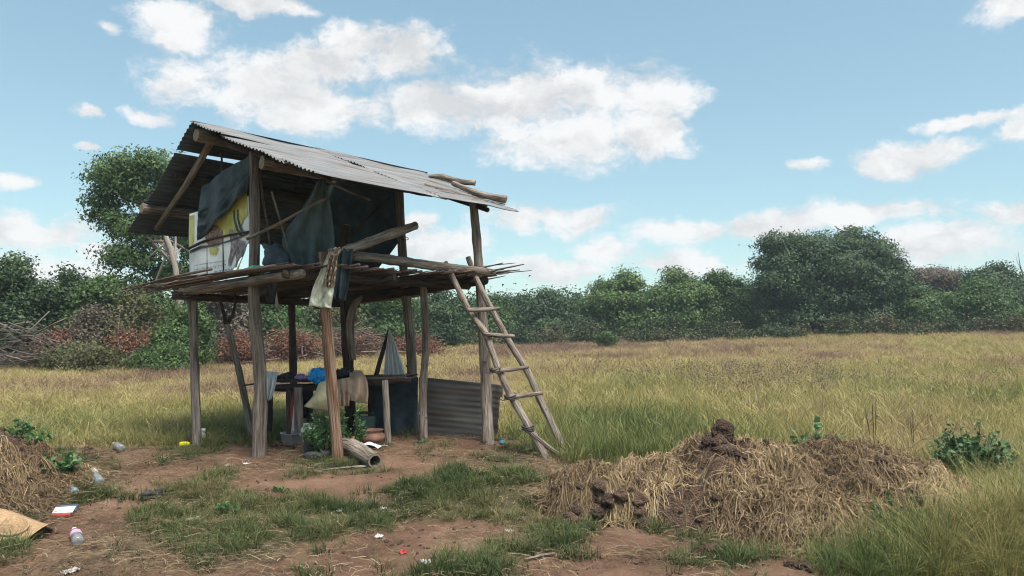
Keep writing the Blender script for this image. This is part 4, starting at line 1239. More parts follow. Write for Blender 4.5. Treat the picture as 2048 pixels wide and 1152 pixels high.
# ------------------------------------------------------------------ hanging cloths and sheets
def loft(name, left, right, m, label=None, cat=None, nu=24, nv=24, fold=.03, freq=5.0, seed=0, solid=.004, pinch=0.0, parent=None, depth=None, crumple=.012, bulge=0.0):
    """a cloth between a left and a right edge (photo pixels + distance), with folds in depth"""
    def edge(E):
        return [P(*e) if not isinstance(e, Vector) else e for e in E]
    Lp, Rp = edge(left), edge(right)

    def at(E, t):
        q = t * (len(E) - 1); i = min(int(q), len(E) - 2); f = q - i
        p0, p1, p2, p3 = E[max(0, i - 1)], E[i], E[i + 1], E[min(len(E) - 1, i + 2)]
        return 0.5 * ((2 * p1) + (p2 - p0) * f + (2 * p0 - 5 * p1 + 4 * p2 - p3) * f * f + (3 * p1 - p0 - 3 * p2 + p3) * f ** 3)

    def fn(u, v):
        q = at(Lp, v).lerp(at(Rp, v), u)
        w = fold * math.sin(u * freq * 6.283 + 1.3 * math.sin(v * 3 + seed) + seed) * (.35 + .65 * v) + fold * 1.1 * mnoise.noise(Vector((u * 3 + seed, v * 2, seed * 2)))
        w += crumple * mnoise.fractal(Vector((u * 7 + seed * 3, v * 8, seed)), 1.0, 2.0, 3)
        w += bulge * math.sin(math.pi * u) ** .7 * math.sin(math.pi * min(1, .15 + v * .75)) 
        return q + Vector((.25 * w, -w, .1 * w))
    mb = MB().grid(fn, nu, nv)
    o = mb.build(name, M[m], parent, solid=solid, loc=None if parent else at(Lp, 0).lerp(at(Rp, 0), .5))
    if label: tag(o, label, cat)
    return o


loft('dark_tarpaulin', [(404, 372, 9.76), (398, 420, 9.76), (396, 445, 9.78), (395, 482, 9.80)], [(499, 308, 9.24), (499, 340, 9.24), (497, 355, 9.24), (496, 378, 9.26)], 'tarp',
     'dark tarpaulin draped over the printed banner in the gable', 'tarpaulin', fold=.06, freq=2.4, seed=3, nu=34, nv=34, crumple=.035)
loft('shade_cloth', [(634, 361, 9.32), (603, 415, 9.30), (566, 470, 9.26), (572, 515, 9.24), (588, 548, 9.2)], [(652, 362, 9.36), (662, 420, 9.36), (669, 480, 9.36), (667, 506, 9.34), (655, 520, 9.3)], 'tarp_pale',
     'faded grey-green cloth hanging in folds inside the hut beside the front posts', 'cloth', fold=.06, freq=2.4, seed=5, nu=40, nv=36, crumple=.03)
loft('back_tarpaulin', [(645, 330, 11.9), (650, 430, 11.9), (655, 500, 11.9), (665, 560, 11.9)], [(792, 356, 11.5), (799, 440, 11.55), (799, 480, 11.55), (752, 542, 11.6)], 'tarp',
     'dark tarpaulin wall at the far end of the hut', 'tarpaulin', fold=.04, freq=3.0, seed=7)
loft('back_tarpaulin', [(500, 300, 12.9), (500, 400, 12.8), (500, 440, 12.7), (500, 478, 12.6)], [(670, 320, 13.0), (660, 420, 13.0), (660, 480, 13.0), (662, 560, 13.0)], 'tarp',
     'dark sheet closing the rear side of the hut behind the faded cloth', 'tarpaulin', fold=.04, freq=3.0, seed=8)
loft('dark_rag', [(672, 498, 8.88), (668, 530, 8.85), (664, 560, 8.85), (668, 596, 8.88)], [(706, 498, 9.0), (702, 530, 9.0), (698, 565, 9.0), (690, 602, 9.0)], 'tarp',
     'dark rag hanging from the front corner beside the pale sack', 'cloth', fold=.04, freq=2, seed=9)
loft('pale_sack', [(662, 497, 8.82), (645, 530, 8.8), (626, 575, 8.78), (617, 612, 8.78)], [(680, 494, 8.82), (671, 530, 8.78), (668, 575, 8.75), (662, 617, 8.76)], 'sack',
     'pale greenish sack hanging over the front corner post', 'sack', fold=.045, freq=1.6, seed=11, nu=34, nv=34, crumple=.04)
loft('brown_rag', [(656, 499, 8.72), (657, 515, 8.70), (655, 535, 8.70), (650, 555, 8.70), (650, 574, 8.72)], [(690, 494, 8.74), (676, 512, 8.68), (674, 535, 8.68), (671, 558, 8.68), (668, 575, 8.70)], 'brown_rag',
     'crumpled brown rag thrown over the pale sack', 'rag', fold=.03, freq=2.5, seed=12, nu=34, nv=44, crumple=.075)
mb = MB().lump(P(553, 520, 9.05), (.155, .12, .19), 5, .28, 1.6, 4)
mb.tube([P(540, 498, 9.05), P(530, 492, 9.05), P(526, 488, 9.05)], [.05, .035, .02], 8, .1)
tag(mb.build('dark_bundle', M['tarp'], loc=P(553, 545, 9.05)), 'dark cloth bundle tied up on the platform edge right of the tall front post', 'bundle')
loft('black_rag', [(529, 560, 9.0), (531, 580, 9.0), (533, 604, 9.0)], [(556, 558, 9.0), (553, 580, 9.0), (549, 606, 9.0)], 'black_cloth', 'small black rag hanging below the platform by the tall front post', 'rag', nu=10, nv=10, fold=.02, freq=1.5, seed=2)
mb = MB().lump(P(515, 540, 9.12), (.13, .09, .055), 2, .25, 2.2, 3)
tag(mb.build('green_bag', M['green_plastic'], loc=P(515, 548, 9.12)), 'green printed plastic bag lying on the platform by the tall front post', 'bag')

# printed banner, hung upside down in the gable
bl = [(379, 428, 10.02), (378, 470, 10.02), (379, 520, 10.02), (380, 560, 10.02)]
brt = [(497, 392, 9.42), (499, 440, 9.42), (497, 485, 9.42), (456, 556, 9.62)]
banner = loft('printed_banner', bl, brt, 'banner', 'torn white and yellow printed banner hung upside down in the gable', 'banner', fold=.006, freq=2, seed=1, crumple=.003)
bd = lambda px: 10.02 + (9.42 - 10.02) * (px - 379) / (497 - 379)


def patch(pts, m, off, name='print'):
    mb = MB(); c = [P(px, py, bd(px) - off) for px, py in pts]
    mb.v = c; mb.t = [(0, 0, 0)] * len(c); mb.f = [tuple(range(len(c)))]
    return mb.build(name, M[m], banner, smooth=False)


for q, off, m in (([(426, 446), (440, 420), (466, 398), (494, 384), (495, 430), (486, 440), (478, 466), (462, 470), (448, 476), (440, 460)], .022, 'banner_yellow'),
                  ([(379, 432), (388, 430), (388, 480), (384, 492), (379, 500)], .022, 'banner_yellow'),
                  ([(470, 545), (484, 515), (492, 500), (480, 530), (474, 552), (462, 553)], .022, 'banner_yellow'),
                  ([(410, 462), (420, 448), (434, 450), (444, 462), (446, 480), (438, 492), (420, 495), (411, 482)], .028, 'banner_brown'),
                  ([(418, 494), (432, 492), (438, 498), (432, 510), (420, 508)], .028, 'banner_yellow'),
                  ([(466, 420), (470, 421), (471, 440), (477, 458), (484, 470), (480, 472), (472, 460), (467, 440)], .028, 'ink'),
                  ([(474, 418), (477, 420), (478, 438), (483, 455), (489, 466), (485, 468), (478, 455), (474, 438)], .028, 'ink'),
                  ([(459, 458), (466, 460), (474, 474), (476, 490), (470, 505), (466, 512), (461, 530), (457, 532), (456, 522), (460, 505), (462, 485), (458, 470)], .031, 'banner_grey'),
                  ([(477, 480), (488, 482), (493, 496), (487, 512), (478, 518), (474, 534), (470, 536), (473, 518), (470, 508), (476, 496)], .031, 'banner_grey'),
                  ([(379, 501), (400, 492), (420, 490), (447, 484), (480, 472), (497, 464), (497, 468), (470, 480), (440, 489), (400, 498), (379, 508)], .034, 'ink')):
    patch(q, m, off)


def lettering(txt, px0, py0, px1, py1, size_px, m):
    """flat letters, upside down as the banner hangs; base line from (px1,py1) back to (px0,py0)"""
    cu = bpy.data.curves.new('lettering', 'FONT'); cu.body = txt; cu.size = 1.0; cu.resolution_u = 2
    ob = bpy.data.objects.new('lettering', cu); C.objects.link(ob)
    dg = bpy.context.evaluated_depsgraph_get()
    me = bpy.data.meshes.new_from_object(ob.evaluated_get(dg))
    bpy.data.objects.remove(ob)
    w = max(v.co.x for v in me.vertices)
    for v in me.vertices:
        t = v.co.x / w; px = px1 + (px0 - px1) * t; py = py1 + (py0 - py1) * t + v.co.y * size_px
        v.co = P(px, py, bd(px) - .026)
    me.materials.append(M[m])
    o = bpy.data.objects.new('lettering', me); C.objects.link(o); o.parent = banner
    o.matrix_parent_inverse = Matrix.Translation(banner.location).inverted()


lettering('Care for your body, shape your body', 388, 530, 451, 520, 4.5, 'ink')
lettering('and a Trending style', 388, 539, 452, 528, 4.5, 'ink')
lettering('Natural', 428, 543, 464, 536, 8.0, 'ink_blue')

# ------------------------------------------------------------------ ladder
lad = thing('ladder', 'crooked ladder of bark-stripped poles leaning against the platform', 'ladder', GP(1115, 912))
b1, b2 = GP(1096, 915), GP(1135, 906)


def ladder_pt(b, top, t, px, py):
    return P(px, py, b.y + (top - b.y) * t)


lr = [b1 - Vector((0, 0, .05))] + [ladder_pt(b1, 10.05, t, px, py) for t, px, py in ((.15, 1057, 852), (.36, 1013, 775), (.55, 985, 705), (.66, 970, 665), (.8, 938, 620), (1.0, 898, 540), (1.04, 890, 525))]
rr2 = [b2 - Vector((0, 0, .05))] + [ladder_pt(b2, 10.25, t, px, py) for t, px, py in ((.2, 1100, 840), (.33, 1078, 795), (.45, 1056, 745), (.6, 1022, 690), (.72, 1000, 650), (.86, 966, 585), (1.0, 942, 530), (1.03, 936, 514))]
log('rail', lr, [.048, .046, .044, .044, .043, .04, .037, .036], 'wood_pale', lad, knots=4)
log('rail', rr2, [.046, .045, .044, .043, .042, .04, .037, .036, .034], 'wood_pale', lad, knots=5)
for (a, b_, d0, d1) in (((934, 620), (998, 617), 9.72, 9.95), ((968, 668), (1028, 672), 9.62, 9.88), ((988, 742), (1056, 734), 9.45, 9.75), ((1018, 794), (1084, 786), 9.35, 9.72)):
    log('rung', [P(*a, d0), P((a[0] + b_[0]) / 2, (a[1] + b_[1]) / 2 + 1, (d0 + d1) / 2), P(*b_, d1)], [.03, .028, .024], 'wood_pale', lad, seg=8)
log('brace', [P(1052, 858, 9.25), P(1085, 885, 9.25), P(1119, 911, 9.27)], [.032, .03, .03], 'wood_pale', lad, seg=8)
for (px, py, d, rd) in ((990, 741, 9.44, .058), (1020, 795, 9.35, .060), (1056, 856, 9.28, .064)):
    c = P(px, py, d)
    for k in range(3):
        MB().tube([c + Vector((rd * 1.15 * math.cos(a), rd * 1.1 * math.sin(a), (k - 1) * .02 + .012 * math.sin(a * 2 + k))) for a in [i * .628 for i in range(11)]], .009, 5, .1).build('binding', M['binding'], lad)
    MB().tube([c + Vector((-.05, -.05, -.02)), c + Vector((-.09, -.05, -.03)), c + Vector((-.12, -.05, -.01))], .006, 4, .1, sub=2).build('binding', M['binding'], lad)

# ------------------------------------------------------------------ tin wall and tarps under the platform
w0, w1 = GP(848, 872), GP(1000, 886)
w0.y, w1.y = 10.95, 10.72


def tin_wall():
    tl, tr, bl_, br_ = P(838, 754, 11.1), P(1003, 769, 10.75), P(842, 874, 11.0), P(997, 890, 10.62)
    seed = 4

    def fn(u, v):
        uu_ = u
        if u > .99: uu_ = 1 + (.05 * mnoise.noise(Vector((v * 5, 2, 1))) - .03 * v + (.02 if v < .2 else 0))
        q = tl.lerp(tr, uu_).lerp(bl_.lerp(br_, uu_), v)
        w = .002 * math.sin(v * .82 / .076 * 6.283 + .4 * mnoise.noise(Vector((u * 3, v * 4, 8)))) + .03 * mnoise.noise(Vector((u * 2, v * 2, seed)))
        if u > .9: w += .12 * ((u - .9) / .1) ** 2 * (1 - v * .5)
        return q + Vector((0, -w, 0))
    mb = MB().grid(fn, 20, 90)
    mb.t = [(t[0] * 1.2, t[1] * .82, 0) for t in mb.t]
    o = mb.build('tin_sheet', M['tin_dark'], None, solid=.003, loc=bl_.lerp(br_, .5))
    tag(o, 'dull rusty corrugated tin sheet standing on edge behind the right posts', 'tin sheet')


tin_wall()
loft('dark_tarpaulin', [(735, 756, 11.25), (738, 800, 11.25), (736, 840, 11.25), (735, 868, 11.25)], [(836, 754, 11.15), (834, 800, 11.15), (832, 840, 11.1), (826, 872, 11.05)], 'tarp',
     'dark tarpaulin stretched low behind the table leg next to the tin sheet', 'tarpaulin', fold=.05, freq=2.0, seed=13)
log_ = MB().tube([P(752, 752, 11.0), P(762, 715, 11.0), P(771, 685, 11.0), P(778, 660, 11.0)], [.035, .035, .03, .025], 8, .08, sub=3)
tag(log_.build('forked_stick', M['wood_dark'], loc=P(752, 755, 11.0)), 'dark stick standing up from the table and carrying the hanging net', 'stick')
loft('hanging_net', [(777, 659, 10.95), (774, 680, 10.95), (770, 715, 10.95), (766, 752, 10.95)], [(779, 659, 10.93), (791, 685, 10.9), (802, 718, 10.9), (813, 752, 10.9)], 'dusty_blue',
     'pale blue-white net hanging in pleats from the dark stick', 'net', fold=.05, freq=4.5, seed=15, nu=44, nv=20)

# ------------------------------------------------------------------ pole table
tab = thing('pole_table', 'rough table of poles under the platform, heaped with clothes', 'table', GP(660, 885))
TZ = .835


def leg(base, top, d, r0, m):
    p = GP(*base)
    log('leg', [p - Vector((0, 0, .1)), p, P(top[0], top[1], p.y + d)], [r0, r0, r0 * .92], m, tab, seg=9)


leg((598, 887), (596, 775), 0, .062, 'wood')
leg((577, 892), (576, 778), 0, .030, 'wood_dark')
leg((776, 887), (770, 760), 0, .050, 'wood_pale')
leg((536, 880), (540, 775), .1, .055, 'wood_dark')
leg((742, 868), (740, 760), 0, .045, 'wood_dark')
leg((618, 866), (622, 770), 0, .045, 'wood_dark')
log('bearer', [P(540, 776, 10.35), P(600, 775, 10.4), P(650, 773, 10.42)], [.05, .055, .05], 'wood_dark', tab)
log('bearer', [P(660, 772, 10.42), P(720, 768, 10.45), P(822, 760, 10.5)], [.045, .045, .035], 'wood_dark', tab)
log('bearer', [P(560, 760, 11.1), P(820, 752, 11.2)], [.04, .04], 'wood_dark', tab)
rr = random.Random(9)
for k in range(15):
    y = 10.3 + .85 * k / 14
    x0 = rr.uniform(-3.55, -3.15); x1 = rr.uniform(-1.55, -1.35); r0 = rr.uniform(.014, .028)
    MB().tube([(x0, y + rr.uniform(-.03, .03), TZ + .03 + rr.uniform(0, .02)), ((x0 + x1) / 2, y, TZ + .035), (x1, y + rr.uniform(-.04, .04), TZ + .05 + rr.uniform(0, .03))],
              [r0, r0, r0 * .7], 6, .1, sub=2).build('table_stick', M['stick' if k % 2 else 'wood_dark'], tab)
MB().tube([P(487, 771, 10.3), P(515, 767, 10.35), P(545, 766, 10.4)], [.012, .016, .016], 6, .1, sub=2).build('table_stick', M['wood_dark'], tab)

loft('white_cloth', [(530, 742, 10.30), (530, 760, 10.12), (531, 780, 10.12), (532, 802, 10.14)], [(556, 745, 10.5), (553, 758, 10.2), (549, 780, 10.14), (542, 800, 10.14)], 'white_cloth',
     'white cloth draped over the left end of the pole table', 'cloth', fold=.035, freq=2.2, seed=17, nu=20, nv=20)
lumps = [('black_clothes', 'heap of black clothes on the table right of the white cloth', 'clothes', 'black_cloth', [(560, 756, .09, .035), (575, 753, .11, .055), (590, 756, .09, .04)], 10.55),
         ('purple_cloth', 'crumpled purple cloth on the table beside the blue bag', 'cloth', 'purple', [(600, 755, .07, .05), (612, 757, .07, .04)], 10.5),
         ('pink_cloth', 'small pink cloth tucked between purple cloth and blue bag', 'cloth', 'pink', [(622, 760, .05, .028)], 10.45),
         ('blue_bag', 'bright blue plastic bag bunched up on the table', 'bag', 'blue', [(639, 752, .13, .105), (631, 753, .08, .08)], 10.25),
         ('black_garment', 'black garment heaped on the table right of the front corner post', 'clothes', 'black_cloth', [(682, 748, .09, .075), (698, 747, .09, .05)], 10.5)]
for nm, lab, cat, m, L, d in lumps:
    mb = MB()
    for k, (px, py, rx, rz) in enumerate(L):
        mb.lump(P(px, py, d), (rx, rx * .8, rz), k + len(lab), .45, 2.4, 4 if nm == 'blue_bag' else 3, ridge=True)
    tag(mb.build(nm, M[m], loc=P(L[0][0], L[0][1], d)), lab, cat)
loft('cream_sack', [(640, 764, 10.22), (632, 785, 10.15), (622, 800, 10.1), (609, 813, 10.1)], [(664, 764, 10.22), (667, 785, 10.12), (668, 800, 10.1), (668, 822, 10.12)], 'cream',
     'cream woven sack hanging from the table edge under the blue bag', 'sack', fold=.012, freq=1.0, seed=19, solid=.03, bulge=.14)
loft('tan_garment', [(672, 760, 10.28), (673, 775, 10.22), (676, 790, 10.22), (678, 812, 10.24)], [(700, 755, 10.26), (700, 775, 10.2), (698, 795, 10.2), (697, 812, 10.22)], 'brown_cloth',
     'tan garment hanging from the table right behind the front corner post', 'clothes', fold=.03, freq=2.0, seed=21, solid=.02)
loft('tan_shirt', [(698, 742, 10.5), (700, 762, 10.24), (699, 785, 10.18), (699, 800, 10.2)], [(722, 742, 10.5), (733, 758, 10.24), (736, 785, 10.2), (735, 808, 10.2)], 'brown_cloth',
     'tan shirt with pale hem spread over the table edge', 'clothes', fold=.035, freq=1.5, seed=23, solid=.02)
# things beneath the table
bp = thing('striped_board', 'narrow red, white and black board leaning between the table legs', 'board', GP(582, 880))
for k, (dx, m) in enumerate(((0, 'red'), (6, 'white'), (12, 'black_cloth'))):
    c = [P(588 + dx - 4, 785, 10.75), P(588 + dx + 2, 785, 10.75), P(576 + dx + 6, 868, 10.65), P(576 + dx, 868, 10.65)]
    mb = MB(); mb.v = c + [q + Vector((0, .02, 0)) for q in c]; mb.t = [(0, 0, 0)] * 8
    mb.f = [(0, 1, 2, 3), (7, 6, 5, 4), (0, 4, 5, 1), (1, 5, 6, 2), (2, 6, 7, 3), (3, 7, 4, 0)]
    mb.build('stripe', M[m], bp, smooth=False)


def lathe_at(name, p, prof, m, label, cat, tilt=None, seg=24, **k):
    Mx = Matrix.Translation(p)
    if tilt: Mx = Mx @ tilt
    o = MB().lathe(prof, seg, Mx).build(name, M[m], None, loc=p, **k)
    return tag(o, label, cat)


p = GP(578, 893)
pot = lathe_at('metal_pot', p + Vector((0, .1, 0)), [(0, .01), (.11, .01), (.128, .03), (.132, .155), (.145, .16), (.145, .165), (.126, .163), (.12, .03), (0, .025)], 'metal_pot', 'dented aluminium cooking pot under the left half of the table', 'pot')
p = GP(746, 889)
pot = lathe_at('clay_pot', p, [(0, .0), (.07, .0), (.13, .035), (.163, .085), (.158, .125), (.118, .158), (.120, .178), (.136, .192), (.138, .198), (.122, .192), (.104, .17), (.10, .15), (.13, .12), (.13, .08), (.08, .03), (0, .02)], 'clay',
               'round reddish-brown clay pot with flared rim beside the table leg', 'pot', seg=32)


def jerrycan(label, base, w, dpt, h, m, rz, d=0.0):
    p = GP(*base); p.y += d
    root = thing('jerrycan', label, 'jerrycan', p)
    Mz = Matrix.Rotation(rz, 3, 'Z')
    MB().box(p + Vector((0, 0, h * .43)), (w, dpt, h * .86), Mz).build('body', M[m], root, bevel=.03)
    MB().tube([p + Mz @ Vector((-w * .30, 0, h * .84)), p + Mz @ Vector((-w * .28, 0, h * .98)), p + Mz @ Vector((w * .15, 0, h * .98)), p + Mz @ Vector((w * .2, 0, h * .84))], .018, 8, .02, sub=3).build('handle', M[m], root)
    MB().lathe([(.0, 0), (.026, 0), (.026, .05), (0, .05)], 14, Matrix.Translation(p + Mz @ Vector((w * .36, 0, h * .86)))).build('cap', M[m], root)
    return root


jerrycan('dark green plastic jerrycan standing behind the clay pot', (730, 876), .27, .20, .36, 'jerry_green', .3)
jerrycan('yellowed white jerrycan with handle among the weeds under the table', (614, 888), .18, .12, .26, 'jerry_white', -.2)
jerrycan('small white container in the weeds by the front corner post', (634, 892), .09, .08, .15, 'jerry_white', .1)
jerrycan('white container in the grass behind the first hut post', (381, 893), .16, .12, .17, 'jerry_white', .2, .25)
for k, (px, py) in enumerate(((617, 908), (631, 920))):
    p = GP(px, py); root = thing('boot', ('black rubber boot standing under the table', 'black rubber boot lying in front of the standing one')[k], 'boot', p, 'pair of rubber boots')
    if k == 0:
        MB().tube([p + Vector((0, 0, .05)), p + Vector((0, .0, .12)), p + Vector((.01, .01, .30))], [.06, .055, .07], 12, .03, sub=3).build('shaft', M['rubber'], root)
        MB().lump(p + Vector((.03, -.07, .045)), (.05, .13, .05), 2, .1, 1, 3, flat=-.8).build('foot', M['rubber'], root)
    else:
        MB().tube([p + Vector((.06, .02, .06)), p + Vector((.14, .05, .06)), p + Vector((.28, .12, .065))], [.05, .055, .06], 12, .03, sub=3).build('shaft', M['rubber'], root)
        MB().lump(p + Vector((-.02, -.02, .05)), (.13, .06, .055), 4, .1, 1, 3, flat=-.8).build('foot', M['rubber'], root)
loft('black_cloth', [(600, 778, 11.0), (602, 800, 11.0), (601, 836, 11.0)], [(626, 778, 11.0), (625, 800, 11.0), (622, 838, 11.0)], 'black_cloth', 'black cloth hanging behind the table legs left of the cream sack', 'cloth', nu=12, nv=12, fold=.02, freq=1.5, seed=31)
p = GP(738, 896)
loft('crumpled_sheet', [Vector((p.x - .26, p.y + .10, p.z + .02)), Vector((p.x - .16, p.y - .02, p.z + .03)), Vector((p.x - .10, p.y - .16, p.z + .01))],
     [Vector((p.x + .06, p.y + .14, p.z + .03)), Vector((p.x + .14, p.y + .02, p.z + .02)), Vector((p.x + .27, p.y - .12, p.z + .01))], 'white', 'crumpled white plastic sheet on the ground before the clay pot', 'sheet',
     fold=.0, seed=37, nu=20, nv=14)
o = bpy.data.objects['crumpled_sheet']
for v in o.data.vertices: v.co.z += .05 * abs(mnoise.noise(Vector((v.co.x * 6, v.co.y * 6, 3)))) * 1.6
p = GP(708, 884)
tag(MB().tube([p + Vector((-.06, 0, .04)), p + Vector((.06, .02, .04))], .036, 12, .02).build('mustard_bottle', M['mustard'], loc=p), 'mustard yellow plastic bottle lying left of the clay pot', 'bottle')
# hollow log
a, b_ = GP(690, 905), GP(750, 936)
a.z += .085; b_.z += .078
hl = thing('hollow_log', 'hollow pale log lying on the ground at the foot of the front corner post', 'log', GP(720, 925))
mb = MB().tube([a, a.lerp(b_, .35) + Vector((0, 0, .02)), a.lerp(b_, .7) + Vector((0, 0, .01)), b_], [.10, .105, .095, .085], 16, .05, caps=False, sub=6)
mb.tube([a, a.lerp(b_, .5), b_], [.07, .065, .062], 14, .08, caps=False, sub=4)
mb.build('shell', M['wood_pale'], hl)
ax = (b_ - a).normalized(); e1 = ax.cross(Vector((0, 0, 1))).normalized(); e2 = ax.cross(e1)
mb = MB()
for rd in (.083, .063):
    for k in range(16):
        th = k * math.pi / 8; mb.v.append(b_ + (e1 * math.cos(th) + e2 * math.sin(th)) * rd * (1 + .05 * math.sin(k * 3)) + ax * .004); mb.t.append((k, rd, 0))
mb.f = [(k, (k + 1) % 16, 16 + (k + 1) % 16, 16 + k) for k in range(16)]
mb.build('rim', M['cut'], hl, smooth=False)
log('stub', [a + Vector((0, 0, .05)), a + Vector((-.04, .02, .14)), a + Vector((-.07, .04, .2))], [.025, .02, .012], 'wood', hl, seg=7)
for lab, q, r0 in (('thin pale stick on the ground left of the front corner post', [(598, 943), (640, 930), (668, 921)], .009), ('pale split stick lying across the earth before the hollow log', [(630, 948), (680, 940), (735, 935)], .011),
                   ('dry reed lying beside the split stick before the hut', [(690, 938), (720, 938), (748, 934)], .008), ('pale twig on the bare earth in the foreground', [(1050, 1125), (1080, 1117), (1110, 1112)], .010),
                   ('bent twig beside the silver wrapper in the foreground', [(860, 1118), (890, 1112), (925, 1108), (930, 1105)], .008), ('pale stick half out of the frame at left by the straw hat', [(-10, 1018), (20, 1020), (45, 1026)], .018)):
    g_ = [GP(*s_) + Vector((0, 0, r0 + .012)) for s_ in q]
    tag(MB().tube(g_, [r0, r0, r0 * .7, r0 * .6][:len(g_)], 6, .1, sub=4).build('fallen_stick', M['wood_pale'], loc=g_[0]), lab, 'stick', 'sticks lying on the ground')
for k, (px, py, s_) in enumerate(((556, 893, .10), (600, 897, .11), (588, 889, .09))):
    p = GP(px, py)
    tag(MB().lump(p + Vector((0, 0, .03)), (s_, s_ * .6, .045), k + 40, .25, 1.8, 3).build('hearth_stone', M['soil'], loc=p), ('flat stone left of the cooking pot', 'flat pale stone right of the cooking pot', 'stone just before the cooking pot')[k], 'stone', 'stones round the cooking pot')
# the first post: yellow scrap, thin iron rod
p = GP(370, 893)
tag(MB().box(p + Vector((0, 0, .035)), (.13, .09, .05), Matrix.Rotation(.2, 3, 'Z')).build('yellow_box', M['yellow'], loc=p, bevel=.012), 'flat bright yellow plastic box by the first hut post', 'box')
p = GP(379, 893)
tag(MB().tube([p, P(376, 860, p.y)], [.012, .012], 7, .05).build('iron_rod', M['binding'], loc=p), 'thin dark rod stuck upright beside the yellow box', 'rod')
p = GP(1004, 889)
cn = thing('small_tin', 'small tin with blue label in the grass at the foot of the right post', 'tin', p)
MB().lathe([(0, 0), (.03, 0), (.03, .08), (0, .08)], 16, Matrix.Translation(p)).build('can', M['jerry_green'], cn)
MB().lathe([(.0315, .02), (.0315, .06)], 16, Matrix.Translation(p)).build('label_band', M['cyan'], cn)

# ------------------------------------------------------------------ heaps of earth and straw
def heap_height(x, y, cx, cy, rx, ry, prof, seed, amp=.14):
    """height of a heap over the ground; prof = crest height along x"""
    u = (x - cx) / rx
    crest = np.interp(u, *prof)
    v = (y - cy) / np.where(y < cy, ry[0], ry[1])
    if rx > 1.4: v = np.where(y < cy, v / np.interp(u, [-1, -.55, 0, .7, 1], [.32, .62, 1, .95, .6]), v)
    s_ = np.clip(1 - np.abs(v) ** 1.7, 0, 1) ** .9
    n = fbm(x * 2.2, y * 2.2, seed, 4) - .5
    n2 = fbm(x * 6.5, y * 6.5, seed + 5, 3) - .5
    lum = np.abs(fbm(x * 4.2 + 7, y * 4.2, seed + 2, 2) - .5) * 2
    hgt = crest * s_ * (1 + .50 * n) + (amp * n + .16 * n2 + .16 * (.3 - lum)) * np.minimum(1, s_ * 2.2) * np.minimum(1, np.maximum(0, crest) * 5)
    return np.where(s_ > 0, hgt, -.05) - .03 * (s_ < .05)


